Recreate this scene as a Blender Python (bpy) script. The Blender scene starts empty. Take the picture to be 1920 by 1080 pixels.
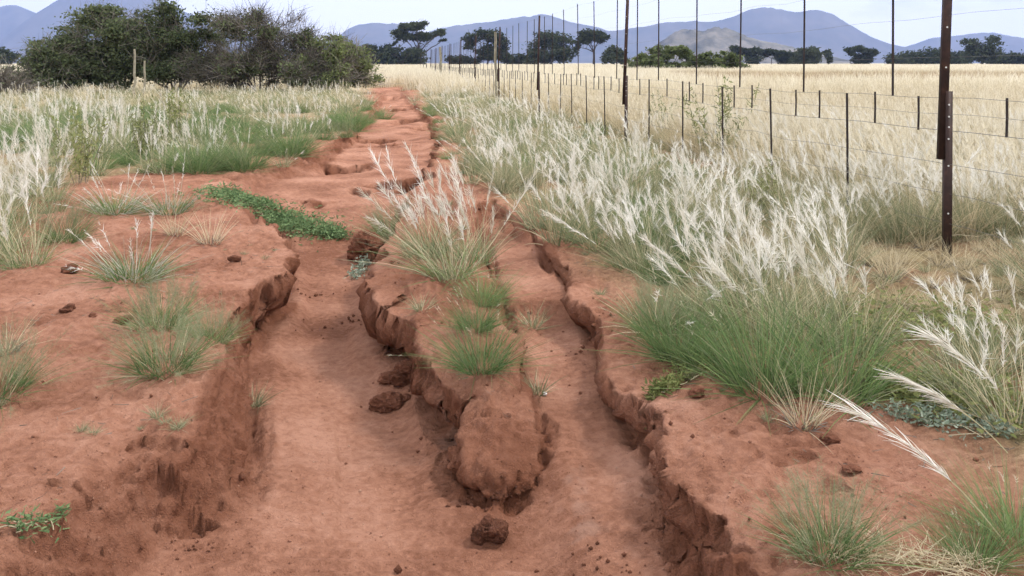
import bpy, math, random, time
_t0 = time.time()
def clock(m): print('clock', m, round(time.time() - _t0, 1))
import numpy as np
from mathutils import Vector, Matrix

# ------------------------------------------------------------------ camera, sky, sun, exposure
clock('camera, sky, sun, exposure')
S = bpy.context.scene
COL = S.collection
H_EYE, F_PX, CX, HOR = 1.30, 1600.0, 960.0, 118.0
cam = bpy.data.cameras.new('camera')
cam.sensor_width = 36.0
cam.lens = 36.0 * F_PX / 1920.0
cam.shift_y = -(540.0 - HOR) / 1920.0
cam.clip_start, cam.clip_end = 0.05, 40000.0
camo = bpy.data.objects.new('camera', cam)
camo.location = (0, 0, H_EYE)
camo.rotation_euler = (math.radians(90), 0, 0)
COL.objects.link(camo)
S.camera = camo

SUN_EL, SUN_AZ = math.radians(50), math.radians(68)      # azimuth clockwise from +Y
world = bpy.data.worlds.new('World')
S.world = world
world.use_nodes = True
nt = world.node_tree
nt.nodes.clear()
wo = nt.nodes.new('ShaderNodeOutputWorld')
bg = nt.nodes.new('ShaderNodeBackground')
sky = nt.nodes.new('ShaderNodeTexSky')
sky.sky_type = 'NISHITA'
sky.sun_disc = False
sky.sun_elevation, sky.sun_rotation = SUN_EL, SUN_AZ
sky.dust_density = 1.5
bg.inputs['Strength'].default_value = 0.10
# broken bright cloud over the whole sky
tc = nt.nodes.new('ShaderNodeTexCoord')
mp = nt.nodes.new('ShaderNodeMapping')
mp.inputs['Scale'].default_value = (1.0, 1.0, 3.2)
mp.inputs['Location'].default_value = (0.35, 0.1, 0.0)
cn = nt.nodes.new('ShaderNodeTexNoise')
cn.inputs['Scale'].default_value = 2.3
cn.inputs['Detail'].default_value = 7
cn.inputs['Roughness'].default_value = 0.55
cr = nt.nodes.new('ShaderNodeMapRange')
cr.inputs['From Min'].default_value = 0.30
cr.inputs['From Max'].default_value = 0.44
cr.inputs['To Min'].default_value = 0.10
cr.inputs['To Max'].default_value = 0.96
cm = nt.nodes.new('ShaderNodeMixRGB')
cm.inputs['Color2'].default_value = (14.5, 14.5, 14.8, 1)
nt.links.new(tc.outputs['Generated'], mp.inputs['Vector'])
nt.links.new(mp.outputs['Vector'], cn.inputs['Vector'])
nt.links.new(cn.outputs['Fac'], cr.inputs['Value'])
nt.links.new(cr.outputs['Result'], cm.inputs['Fac'])
nt.links.new(sky.outputs['Color'], cm.inputs['Color1'])
nt.links.new(cm.outputs['Color'], bg.inputs['Color'])
nt.links.new(bg.outputs['Background'], wo.inputs['Surface'])

sl = bpy.data.lights.new('sun', 'SUN')
sl.energy = 2.6
sl.angle = math.radians(10)
sl.color = (1.0, 0.955, 0.89)
so = bpy.data.objects.new('sun', sl)
sd = Vector((math.sin(SUN_AZ) * math.cos(SUN_EL), math.cos(SUN_AZ) * math.cos(SUN_EL), math.sin(SUN_EL)))
so.rotation_euler = sd.to_track_quat('Z', 'Y').to_euler()
so.location = (30, 10, 40)
COL.objects.link(so)

S.view_settings.view_transform = 'Standard'
S.view_settings.look = 'None'
S.view_settings.exposure = 0.40
S.view_settings.gamma = 1.0
S.view_settings.use_curve_mapping = False
S.render.engine = 'CYCLES'
S.cycles.use_denoising = True
S.cycles.denoising_prefilter = 'FAST'
S.cycles.max_bounces = 3
S.cycles.debug_use_spatial_splits = True
S.cycles.diffuse_bounces = 2
S.cycles.transmission_bounces = 3
S.cycles.volume_bounces = 0
S.cycles.caustics_reflective = False
S.cycles.caustics_refractive = False

rng = np.random.default_rng(7)
random.seed(7)

# ------------------------------------------------------------------ noise
clock('noise')
def _hash(ix, iy, iz, seed):
    h = (ix.astype(np.int64) * 374761393 + iy.astype(np.int64) * 668265263 + iz.astype(np.int64) * 2147483647 + seed * 974711) & 0xFFFFFFFF
    h = ((h ^ (h >> 13)) * 1274126177) & 0xFFFFFFFF
    h = ((h ^ (h >> 16)) * 2246822519) & 0xFFFFFFFF
    return ((h ^ (h >> 15)) & 0xFFFFFF) / float(0xFFFFFF)

def noise2(x, y, seed=0):
    x = np.asarray(x, float); y = np.asarray(y, float)
    ix, iy = np.floor(x), np.floor(y)
    fx, fy = x - ix, y - iy
    fx = fx * fx * fx * (fx * (fx * 6 - 15) + 10); fy = fy * fy * fy * (fy * (fy * 6 - 15) + 10)
    z = np.zeros_like(ix)
    a = _hash(ix, iy, z, seed); b = _hash(ix + 1, iy, z, seed)
    c = _hash(ix, iy + 1, z, seed); d = _hash(ix + 1, iy + 1, z, seed)
    return (a + (b - a) * fx) * (1 - fy) + (c + (d - c) * fx) * fy - 0.5

def noise3(x, y, z, seed=0):
    ix, iy, iz = np.floor(x), np.floor(y), np.floor(z)
    fx, fy, fz = x - ix, y - iy, z - iz
    fx = fx * fx * (3 - 2 * fx); fy = fy * fy * (3 - 2 * fy); fz = fz * fz * (3 - 2 * fz)
    r = 0
    for dz, wz in ((0, 1 - fz), (1, fz)):
        for dy, wy in ((0, 1 - fy), (1, fy)):
            for dx, wx in ((0, 1 - fx), (1, fx)):
                r = r + _hash(ix + dx, iy + dy, iz + dz, seed) * wx * wy * wz
    return r - 0.5

def fbm2(x, y, oct=4, seed=0, gain=0.5):
    r, a, f = 0, 1.0, 1.0
    for o in range(oct):
        r = r + a * noise2(x * f + 17.3 * o, y * f - 9.1 * o, seed + o)
        a *= gain; f *= 2.03
    return r

def fbm3(x, y, z, oct=3, seed=0, gain=0.5):
    r, a, f = 0, 1.0, 1.0
    for o in range(oct):
        r = r + a * noise3(x * f, y * f, z * f, seed + o)
        a *= gain; f *= 2.03
    return r

def sstep(a, b, x):
    t = np.clip((x - a) / (b - a), 0, 1)
    return t * t * (3 - 2 * t)

# ------------------------------------------------------------------ ground shape
clock('ground shape')
def W(px, py, z=0.0):
    Y = (H_EYE - z) * F_PX / (py - HOR)
    return (px - CX) / F_PX * Y, Y

# the lip of the washed-out track: pixel, height of the lip, width of the wall, overhang
LIP = []
def lip(px, py, z, w, o):
    x, y = W(px, py, z); LIP.append((x, y, w, o))
for a in [(-1.50, .5, .34, 0), (-1.44, 2.0, .22, .01), (-1.41, 2.6, .20, .01), (-1.37, 2.82, .22, .0), (-1.29, 2.98, .20, .0), (-1.19, 3.07, .19, .01), (-1.13, 3.15, .20, 0),
          (-1.19, 3.28, .24, 0), (-1.24, 3.42, .24, 0), (-1.27, 3.66, .22, 0), (-1.34, 4.02, .18, .01), (-1.46, 4.36, .15, .035)]:
    LIP.append(a)
for a in [(440, 585, 0, .12, .03), (452, 556, 0, .11, .04),
          (478, 520, 0, .09, .05), (528, 480, 0, .07, .05), (524, 440, 0, .08, .04), (505, 420, 0, .14, .0),
          (470, 395, 0, .3, 0), (420, 355, 0, .5, 0), (440, 330, 0, .4, 0), (580, 288, 0, .3, .0), (650, 250, 0, .2, .0), (690, 215, 0, .2, 0),
          (715, 168, 0, .3, 0), (757, 165, 0, .3, 0), (775, 190, 0, .25, 0), (822, 225, 0, .2, .03), (830, 270, 0, .16, .04),
          (810, 330, 0, .12, .04), (775, 362, 0, .12, .04), (738, 420, 0, .10, .04), (730, 465, 0, .08, .06), (716, 515, 0, .07, .07),
          (724, 545, 0, .08, .05), (754, 550, 0, .07, .07), (768, 574, 0, .07, .07), (814, 595, 0, .07, .07), (822, 628, 0, .08, .05),
          (856, 676, -.03, .08, .05), (896, 706, -.05, .08, .03), (880, 732, -.08, .07, .04), (868, 775, -.10, .08, .04), (892, 822, -.12, .09, .02), (932, 842, -.13, .10, .01),
          (982, 820, -.13, .10, .02), (1014, 770, -.10, .09, .03), (1012, 738, -.08, .09, .02), (984, 706, -.06, .10, .02), (957, 640, -.03, .09, .04),
          (943, 590, 0, .08, .04), (930, 548, 0, .08, .04), (914, 480, 0, .10, .03), (895, 425, 0, .12, .02), (880, 386, 0, .2, 0), (920, 378, 0, .2, 0), (975, 408, 0, .16, 0),
          (1035, 448, 0, .12, .03), (1082, 500, 0, .08, .05), (1112, 548, 0, .06, .07), (1146, 606, 0, .06, .06),
          (1168, 690, -.01, .07, .06), (1200, 735, -.02, .09, .03), (1250, 770, -.03, .09, .02), (1262, 870, -.03, .10, .02),
          (1352, 985, -.03, .12, 0), (1390, 1080, -.03, .15, 0)]:
    lip(*a)
LIP.append((.64, 1.7, .2, 0)); LIP.append((.8, .5, .2, 0))
LIP = np.array(LIP)

def lip_field(X, Y):
    """signed distance to the lip (positive inside the wash), wall width, overhang, and the direction into the wash"""
    n = len(LIP)
    best = np.full(X.shape, 1e9); bw = np.zeros_like(X); bo = np.zeros_like(X); bx = np.zeros_like(X); by = np.zeros_like(X)
    inside = np.zeros(X.shape, bool)
    for i in range(n):
        x0, y0, w0, o0 = LIP[i]; x1, y1, w1, o1 = LIP[(i + 1) % n]
        ex, ey = x1 - x0, y1 - y0
        t = np.clip(((X - x0) * ex + (Y - y0) * ey) / (ex * ex + ey * ey), 0, 1)
        vx, vy = X - (x0 + t * ex), Y - (y0 + t * ey)
        d2 = vx * vx + vy * vy
        m = d2 < best
        best = np.where(m, d2, best)
        bw = np.where(m, w0 + (w1 - w0) * t, bw); bo = np.where(m, o0 + (o1 - o0) * t, bo)
        bx = np.where(m, vx, bx); by = np.where(m, vy, by)
        c = (y0 > Y) != (y1 > Y)
        if abs(ey) > 1e-9:
            inside ^= c & (X < x0 + (Y - y0) * ex / ey)
    d = np.sqrt(best)
    sg = np.where(inside, 1.0, -1.0)
    return d * sg, bw, bo, bx / (d + 1e-6) * sg, by / (d + 1e-6) * sg

STEPS = []
for px, py, hw, hg, ln, an in [(742, 345, .45, .20, .35, .5), (668, 358, .22, .11, .25, -.2), (652, 308, .50, .14, .5, .25), (592, 380, .22, .08, .3, .3), (812, 236, .40, .36, .6, .2), (768, 224, .42, .36, .7, -.2), (738, 205, .45, .2, 1.0, .3), (742, 184, .6, .30, 1.8, -.4), (700, 262, .45, .10, .6, .4)]:
    x, y = W(px, py, -.14); STEPS.append((x, y, hw, hg, ln, an))
# small washouts in the sandy stretch and scoops in the banks: pixel, assumed z, radii in metres, depth
PITS = []
for px, py, z, rx, ry, dp in [(770, 224, -.1, .34, .8, .20), (812, 235, -.1, .30, .75, .22),
                              (672, 356, -.12, .13, .14, .08), (745, 340, -.1, .30, .34, .12),
                              (700, 270, -.1, .5, .5, .05), (342, 935, -.20, .15, .06, .06), (300, 832, -.06, .13, .035, .035), (130, 902, -.05, .12, .02, .015), (900, 745, -.08, .12, .03, .035),
                              (735, 182, -.05, .35, 1.6, .1)]:
    x, y = W(px, py, z); PITS.append((x, y, rx, ry, dp))

def terrain(X, Y):
    X = np.asarray(X, float); Y = np.asarray(Y, float)
    shp = X.shape
    X = X.ravel(); Y = Y.ravel()
    near = (Y > 0) & (Y < 60) & (np.abs(X + .1 * Y) < 7)
    z = np.zeros_like(X); ox = np.zeros_like(X); oy = np.zeros_like(X); wall = np.zeros_like(X); ins = np.full_like(X, -9.0)
    # gentle swell everywhere
    z += .05 * fbm2(X * .35, Y * .35, 3, 11) * np.clip(Y / 4, .3, 1) * (1 - sstep(60, 200, Y))
    nx, ny = X[near], Y[near]
    surf = z[near]
    surf = surf - .13 * sstep(4.4, 3.2, ny) * sstep(.55, .2, np.abs(nx + .05))       # the centre ridge sinks towards its tip
    surf = surf - .06 * sstep(4.2, 2.6, ny) * sstep(-.6, -1.0, nx)
    # crusty relief of the banks
    surf = surf + .034 * fbm2(nx * 2.6, ny * 1.8, 4, 21) + .045 * (.25 - np.abs(fbm2(nx * 5.5, ny * 4.2, 4, 31, .62))) * (ny < 14)
    k = np.clip(ny / 5, .6, 1.5)
    wx = nx + k * (.085 * fbm2(nx * 4.5 / k, ny * 4.5 / k, 3, 41, .6) + .030 * noise2(nx * 17 / k, ny * 17 / k, 44) + .014 * noise2(nx * 37 / k, ny * 37 / k, 46))
    wy = ny + k * (.085 * fbm2(nx * 4.5 / k + 50, ny * 4.5 / k, 3, 51, .6) + .030 * noise2(nx * 17 / k, ny * 17 / k + 31, 54) + .014 * noise2(nx * 37 / k, ny * 37 / k, 56))
    sd_, w, ov, gx, gy = lip_field(wx, wy)
    ov = ov * (.3 + 1.9 * np.clip(fbm2(nx * 3.3, ny * 3.3, 2, 61) + .42, 0, 1))
    t = sd_ / w
    # floor levels
    stepw = np.zeros_like(nx)
    fl = -.33 - .09 * sstep(2.6, 4.0, ny)
    fr = -.25 + .03 * sstep(3.2, 4.2, ny)
    mixr = sstep(0, .22, nx + .05 * fbm2(nx * 3, ny * 3, 3, 71) - np.interp(ny, [2.2, 3.3, 4.5, 5.5, 6.8, 8.4, 9.5], [.10, .0, -.22, -.45, -.68, -.73, -.73]))
    mixr = mixr * (ny < 9.2)
    ledge = sstep(5.02, 5.12, ny + .10 * fbm2(nx * 5, ny * 5, 3, 73))
    fr = fr * (1 - ledge) + (-.12 + .03 * sstep(6, 8, ny)) * ledge
    back = sstep(6.6, 9.0, ny)
    fl = fl * (1 - back) + (-.14 + .07 * fbm2(nx * 1.3, ny * .8, 3, 75)) * back
    for cx, cy, hw, hg, ln, ang in STEPS:                      # small headcuts across the sandy stretch, facing down the track
        kx = .30 * hw / .6
        qx = nx + kx * 1.3 * fbm2(nx * 2.6, ny * 2.6, 3, int(cy * 10)); qy = ny + kx * (1 + cy / 20) * 1.6 * fbm2(nx * 2.4 + 9, ny * 1.5, 3, int(cy * 11))
        e = qy - cy - ang * (qx - cx) - .35 * (qx - cx) ** 2 / hw
        lat = sstep(1.0, .35, np.abs(qx - cx) / hw + .6 * fbm2(nx * 3, ny * 3, 2, int(cy * 7)))
        fl = fl - hg * lat * np.where(e < 0, np.exp(np.minimum(e, 0) / ln), sstep(.05 + .004 * cy, 0, e))
        stepw = np.maximum(stepw, lat * sstep(-.10 - .006 * cy, -.0, e) * sstep(.10 + .006 * cy, .0, e))
    floor = fl + (fr - fl) * mixr
    floor = floor * (1 - sstep(22, 40, ny) * .4)
    floor = floor + .010 * fbm2(nx * 2.6, ny * 2.6, 3, 81) + .0035 * np.sin(ny * 95 + 6 * fbm2(nx * 2, ny * 2, 2, 85)) * sstep(5, 3, ny)
    tc1 = np.clip(t, 0, 1)
    sharp = sstep(.26, .12, w)
    cut = (1 - (1 - tc1) ** 2.6) * sharp + sstep(0, 1, t) * (1 - sharp)
    sprof = .82 * cut + .18 * sstep(.3, 3.4, t)
    h = surf + (np.minimum(floor, surf - .02) - surf) * sprof
    h = h - (.012 + .016 * (1 - sharp)) * (np.exp(-np.maximum(-sd_, 0) / .06) * (sd_ <= 0) + (sd_ > 0) * (1 - sprof))
    wl = sstep(-.25, .12, t) * sstep(1.2, .75, t) * (1 - .6 * sstep(.2, .45, w))
    wl = wl * (1 - .45 * sstep(3.35, 3.1, ny) * sstep(-.8, -1.0, nx))
    wl = wl * (1 - .2 * sstep(7, 9.5, ny))
    # washouts
    pw = np.zeros_like(nx)
    for cx, cy, rx, ry, dp in PITS:
        if dp == 0: continue
        q = np.sqrt(((nx - cx) / rx) ** 2 + ((ny - cy) / ry) ** 2) + .55 * fbm2(nx * 2.2 / rx * .4, ny * 2.2 / rx * .4, 3, int(cx * 100) % 97)
        far_side = sstep(-.6, .6, (ny - cy) / ry)
        e = sstep(1.0, .30 + .45 * far_side, q)
        h = h - dp * e * (.45 + .55 * far_side)
        pw = np.maximum(pw, e * (1 - e) * 4)
    wl = np.maximum(np.maximum(wl, pw * .8), stepw * (sd_ > .05))
    spine = sstep(.62, .1, np.abs(nx - np.interp(ny, [3.3, 4.5, 5.5, 6.8, 8.4], [-.02, -.22, -.45, -.68, -.73]))) * (sd_ < .1) * sstep(3.0, 3.2, ny) * sstep(8.6, 8, ny)
    wl = np.maximum(wl, .38 * spine)
    h = h - .075 * spine * np.exp(-np.maximum(-sd_, 0) / .075) * (sd_ <= 0) - .075 * spine * (sd_ > 0) * (1 - sprof)
    # overhanging lip, undercut foot
    push = ov * (sstep(-1.2, -.05, t) * sstep(.55, .15, t) * 1.0 - sstep(.3, .6, t) * sstep(1.25, .8, t) * .9)
    z[near] = h
    ox[near] = gx * push; oy[near] = gy * push
    wall[near] = wl; ins[near] = sd_
    return z.reshape(shp), ox.reshape(shp), oy.reshape(shp), wall.reshape(shp), ins.reshape(shp)

def gz(x, y):
    return float(terrain(np.array([x]), np.array([y]))[0][0])

def hit(px, py):
    """where the view through a point of the photograph meets the ground"""
    Y = np.geomspace(1.7, 60, 2600)
    X = (px - CX) / F_PX * Y
    ray = H_EYE - (py - HOR) / F_PX * Y
    z = terrain(X, Y)[0]
    i = int(np.argmax(ray <= z))
    return float(X[i]), float(Y[i]), float(z[i])

# ------------------------------------------------------------------ materials
clock('materials')
def new_mat(name):
    m = bpy.data.materials.new(name); m.use_nodes = True
    m.node_tree.nodes.clear()
    o = m.node_tree.nodes.new('ShaderNodeOutputMaterial')
    return m, m.node_tree, o

def ramp(t, stops):
    r = t.nodes.new('ShaderNodeValToRGB')
    el = r.color_ramp.elements
    while len(el) < len(stops): el.new(0.5)
    for e, (p, c) in zip(el, stops):
        e.position = p; e.color = (*c, 1)
    return r

def soil_material(name, litter=True, base=((.23, .098, .058), (.37, .174, .110), (.485, .252, .172)), bump=1.0):
    m, t, o = new_mat(name)
    N, L = t.nodes, t.links
    b = N.new('ShaderNodeBsdfPrincipled'); b.inputs['Roughness'].default_value = .95
    b.inputs['Specular IOR Level'].default_value = .12
    g = N.new('ShaderNodeNewGeometry')
    n1 = N.new('ShaderNodeTexNoise'); n1.inputs['Scale'].default_value = 1.7; n1.inputs['Detail'].default_value = 6; n1.inputs['Roughness'].default_value = .6
    n2 = N.new('ShaderNodeTexNoise'); n2.inputs['Scale'].default_value = 24; n2.inputs['Detail'].default_value = 8; n2.inputs['Roughness'].default_value = .72
    n3 = N.new('ShaderNodeTexNoise'); n3.inputs['Scale'].default_value = 210; n3.inputs['Detail'].default_value = 3
    for n in (n1, n2, n3): L.new(g.outputs['Position'], n.inputs['Vector'])
    a = N.new('ShaderNodeMath'); a.operation = 'MULTIPLY_ADD'; a.inputs[1].default_value = .80
    L.new(n2.outputs['Fac'], a.inputs[0])
    a2 = N.new('ShaderNodeMath'); a2.operation = 'MULTIPLY_ADD'; a2.inputs[1].default_value = 1.1; a2.inputs[2].default_value = -.45
    L.new(n1.outputs['Fac'], a2.inputs[0]); L.new(a2.outputs[0], a.inputs[2])
    r = ramp(t, [(.30, base[0]), (.5, base[1]), (.70, base[2])])
    L.new(a.outputs[0], r.inputs['Fac'])
    col = r.outputs['Color']
    # broken subsoil on walls is browner; wall shade is painted in with it
    at = N.new('ShaderNodeAttribute'); at.attribute_name = 'raw'
    mw = N.new('ShaderNodeMixRGB'); mw.inputs['Color2'].default_value = (.215, .085, .048, 1)
    mm = N.new('ShaderNodeMath'); mm.operation = 'MULTIPLY'; mm.inputs[1].default_value = .85
    L.new(at.outputs['Fac'], mm.inputs[0]); L.new(mm.outputs[0], mw.inputs['Fac']); L.new(col, mw.inputs['Color1'])
    col = mw.outputs['Color']
    # fine dark and pale grains
    v = N.new('ShaderNodeTexVoronoi'); v.inputs['Scale'].default_value = 26; L.new(g.outputs['Position'], v.inputs['Vector'])
    vr = ramp(t, [(.05, (1, 1, 1)), (.13, (0, 0, 0))]); L.new(v.outputs['Distance'], vr.inputs['Fac'])
    gt = N.new('ShaderNodeMath'); gt.operation = 'GREATER_THAN'; gt.inputs[1].default_value = .80
    L.new(v.outputs['Color'], gt.inputs[0])
    gm = N.new('ShaderNodeMath'); gm.operation = 'MULTIPLY'; L.new(gt.outputs[0], gm.inputs[0]); L.new(vr.outputs['Color'], gm.inputs[1])
    gm2 = N.new('ShaderNodeMath'); gm2.operation = 'MULTIPLY'; gm2.inputs[1].default_value = .7; L.new(gm.outputs[0], gm2.inputs[0])
    md = N.new('ShaderNodeMixRGB'); md.inputs['Color2'].default_value = (.13, .06, .04, 1)
    L.new(gm2.outputs[0], md.inputs['Fac']); L.new(col, md.inputs['Color1'])
    col = md.outputs['Color']
    v2 = N.new('ShaderNodeTexVoronoi'); v2.inputs['Scale'].default_value = 75; L.new(g.outputs['Position'], v2.inputs['Vector'])
    v2r = ramp(t, [(.10, (1, 1, 1)), (.28, (0, 0, 0))]); L.new(v2.outputs['Distance'], v2r.inputs['Fac'])
    g2 = N.new('ShaderNodeMath'); g2.operation = 'GREATER_THAN'; g2.inputs[1].default_value = .72; L.new(v2.outputs['Color'], g2.inputs[0])
    g3 = N.new('ShaderNodeMath'); g3.operation = 'MULTIPLY'; L.new(g2.outputs[0], g3.inputs[0]); L.new(v2r.outputs['Color'], g3.inputs[1])
    g4 = N.new('ShaderNodeMath'); g4.operation = 'MULTIPLY'; g4.inputs[1].default_value = .6; L.new(g3.outputs[0], g4.inputs[0])
    m2 = N.new('ShaderNodeMixRGB'); m2.inputs['Color2'].default_value = (.15, .065, .04, 1); L.new(g4.outputs[0], m2.inputs['Fac']); L.new(col, m2.inputs['Color1'])
    col = m2.outputs['Color']
    if litter:
        asl = N.new('ShaderNodeAttribute'); asl.attribute_name = 'silt'
        ms0 = N.new('ShaderNodeMath'); ms0.operation = 'MULTIPLY'; ms0.inputs[1].default_value = .28; L.new(asl.outputs['Fac'], ms0.inputs[0])
        ms = N.new('ShaderNodeMixRGB'); ms.inputs['Color2'].default_value = (.44, .30, .24, 1); L.new(ms0.outputs[0], ms.inputs['Fac']); L.new(col, ms.inputs['Color1'])
        col = ms.outputs['Color']
        al = N.new('ShaderNodeAttribute'); al.attribute_name = 'litter'
        lr = ramp(t, [(.3, (.16, .12, .065)), (.55, (.33, .26, .14)), (.8, (.45, .37, .22))])
        L.new(n2.outputs['Fac'], lr.inputs['Fac'])
        ml = N.new('ShaderNodeMixRGB'); L.new(al.outputs['Fac'], ml.inputs['Fac']); L.new(col, ml.inputs['Color1']); L.new(lr.outputs['Color'], ml.inputs['Color2'])
        af = N.new('ShaderNodeAttribute'); af.attribute_name = 'straw'
        fr = ramp(t, [(.3, (.40, .33, .21)), (.7, (.56, .49, .35))])
        nf = N.new('ShaderNodeTexNoise'); nf.inputs['Scale'].default_value = .05; nf.inputs['Detail'].default_value = 8; L.new(g.outputs['Position'], nf.inputs['Vector'])
        L.new(nf.outputs['Fac'], fr.inputs['Fac'])
        mf = N.new('ShaderNodeMixRGB'); L.new(af.outputs['Fac'], mf.inputs['Fac']); L.new(ml.outputs['Color'], mf.inputs['Color1']); L.new(fr.outputs['Color'], mf.inputs['Color2'])
        col = mf.outputs['Color']
    L.new(col, b.inputs['Base Color'])
    # sand grain, crumbs
    bs = N.new('ShaderNodeMath'); bs.operation = 'MULTIPLY_ADD'; bs.inputs[1].default_value = .35
    L.new(n3.outputs['Fac'], bs.inputs[0]); L.new(n2.outputs['Fac'], bs.inputs[2])
    bu = N.new('ShaderNodeBump'); bu.inputs['Strength'].default_value = bump; bu.inputs['Distance'].default_value = .034
    L.new(bs.outputs[0], bu.inputs['Height']); L.new(bu.outputs['Normal'], b.inputs['Normal'])
    L.new(b.outputs['BSDF'], o.inputs['Surface'])
    return m

def leaf_material(name, lo, hi, trans=.35, rough=.6):
    """thin leaf: diffuse plus light that passes through; colour varies by blade and by clump"""
    m, t, o = new_mat(name)
    N, L = t.nodes, t.links
    at = N.new('ShaderNodeAttribute'); at.attribute_name = 'tint'
    oi = N.new('ShaderNodeObjectInfo')
    ad = N.new('ShaderNodeMath'); ad.operation = 'MULTIPLY_ADD'; ad.inputs[1].default_value = .5; ad.inputs[2].default_value = -.25
    L.new(oi.outputs['Random'], ad.inputs[0])
    a2 = N.new('ShaderNodeMath'); a2.operation = 'ADD'; L.new(ad.outputs[0], a2.inputs[0]); L.new(at.outputs['Fac'], a2.inputs[1])
    r = ramp(t, [(0.05, lo), (.95, hi)]); L.new(a2.outputs[0], r.inputs['Fac'])
    d = N.new('ShaderNodeBsdfDiffuse'); tr = N.new('ShaderNodeBsdfTranslucent')
    L.new(r.outputs['Color'], d.inputs['Color']); L.new(r.outputs['Color'], tr.inputs['Color'])
    mx = N.new('ShaderNodeMixShader'); mx.inputs['Fac'].default_value = trans
    L.new(d.outputs[0], mx.inputs[1]); L.new(tr.outputs[0], mx.inputs[2])
    L.new(mx.outputs[0], o.inputs['Surface'])
    return m

def plain_material(name, stops, scale=20, rough=.8, metal=0.0, spec=.3, bump=.2):
    m, t, o = new_mat(name)
    N, L = t.nodes, t.links
    b = N.new('ShaderNodeBsdfPrincipled'); b.inputs['Roughness'].default_value = rough; b.inputs['Metallic'].default_value = metal
    b.inputs['Specular IOR Level'].default_value = spec
    tc_ = N.new('ShaderNodeTexCoord')
    n = N.new('ShaderNodeTexNoise'); n.inputs['Scale'].default_value = scale; n.inputs['Detail'].default_value = 6; n.inputs['Roughness'].default_value = .65
    L.new(tc_.outputs['Object'], n.inputs['Vector'])
    r = ramp(t, stops); L.new(n.outputs['Fac'], r.inputs['Fac']); L.new(r.outputs['Color'], b.inputs['Base Color'])
    bu = N.new('ShaderNodeBump'); bu.inputs['Strength'].default_value = bump; L.new(n.outputs['Fac'], bu.inputs['Height']); L.new(bu.outputs['Normal'], b.inputs['Normal'])
    L.new(b.outputs['BSDF'], o.inputs['Surface'])
    return m

M = {}
M['soil'] = soil_material('red_soil')
M['clod'] = soil_material('clod_soil', litter=False, base=((.13, .055, .034), (.22, .09, .054), (.31, .135, .082)), bump=1.0)
M['grit'] = soil_material('grit_soil', litter=False, base=((.16, .07, .045), (.30, .14, .09), (.48, .30, .22)), bump=.5)
M['green'] = leaf_material('green_blade', (.088, .15, .055), (.235, .32, .13), .3)
M['greygreen'] = leaf_material('grey_green_blade', (.16, .185, .10), (.34, .355, .215), .3)
M['silver'] = leaf_material('silver_blade', (.32, .33, .26), (.58, .57, .47), .3)
M['straw'] = leaf_material('straw_blade', (.40, .33, .20), (.70, .61, .43), .3)
M['paleculm'] = leaf_material('pale_stem', (.42, .38, .23), (.64, .58, .40), .25)
M['plume'] = leaf_material('white_plume', (.60, .56, .45), (.92, .90, .84), .42)
M['tan'] = leaf_material('tan_blade', (.33, .24, .15), (.56, .43, .30), .3)
M['cream'] = leaf_material('cream_plume', (.63, .56, .41), (.88, .82, .67), .4)
M['herb'] = leaf_material('herb_leaf', (.085, .14, .062), (.21, .29, .135), .25)
M['blueherb'] = leaf_material('blue_green_leaf', (.17, .22, .16), (.38, .42, .33), .2)
M['olive'] = leaf_material('olive_leaf', (.11, .13, .045), (.30, .32, .13), .3)
M['thorn'] = leaf_material('thorn_bush_leaf', (.040, .056, .028), (.185, .215, .11), .25)
M['thorn2'] = leaf_material('pale_bush_leaf', (.055, .075, .030), (.19, .225, .095), .25)
M['fartree'] = leaf_material('far_tree_leaf', (.02, .028, .018), (.085, .10, .055), .2)
M['twig'] = leaf_material('grey_twig', (.085, .075, .062), (.24, .215, .185), .0)
M['bark'] = plain_material('dark_bark', [(.3, (.035, .028, .022)), (.7, (.10, .082, .065))], 6, .9)
M['post'] = plain_material('rusted_steel', [(.32, (.018, .010, .009)), (.55, (.040, .019, .015)), (.75, (.085, .040, .026))], 14, .62, .35, .4)
M['rod'] = plain_material('dark_steel_rod', [(.35, (.016, .012, .012)), (.7, (.05, .035, .03))], 14, .6, .3)
M['wire'] = plain_material('galvanised_wire', [(.3, (.10, .095, .09)), (.7, (.22, .21, .20))], 20, .5, .6)
M['bolt'] = plain_material('pale_bolt', [(.3, (.5, .48, .45)), (.7, (.72, .70, .67))], 20, .5, .2)
M['wood'] = plain_material('weathered_wood', [(.3, (.16, .14, .10)), (.7, (.36, .33, .25))], 9, .9)
M['pebble'] = plain_material('white_stone', [(.3, (.55, .52, .48)), (.7, (.75, .72, .68))], 9, .8)
M['mountain'] = plain_material('far_mountain', [(.35, (.09, .095, .085)), (.65, (.16, .15, .13))], .004, 1, 0, 0, 0)

def koppie_material():
    m, t, o = new_mat('rocky_hill')
    N, L = t.nodes, t.links
    b = N.new('ShaderNodeBsdfDiffuse')
    g = N.new('ShaderNodeNewGeometry')
    n = N.new('ShaderNodeTexNoise'); n.inputs['Scale'].default_value = .012; n.inputs['Detail'].default_value = 9; n.inputs['Roughness'].default_value = .75
    L.new(g.outputs['Position'], n.inputs['Vector'])
    r = ramp(t, [(.36, (.045, .05, .035)), (.48, (.13, .122, .095)), (.64, (.25, .225, .185))])
    L.new(n.outputs['Fac'], r.inputs['Fac']); L.new(r.outputs['Color'], b.inputs['Color']); L.new(b.outputs[0], o.inputs['Surface'])
    return m
M['koppie'] = koppie_material()

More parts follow.
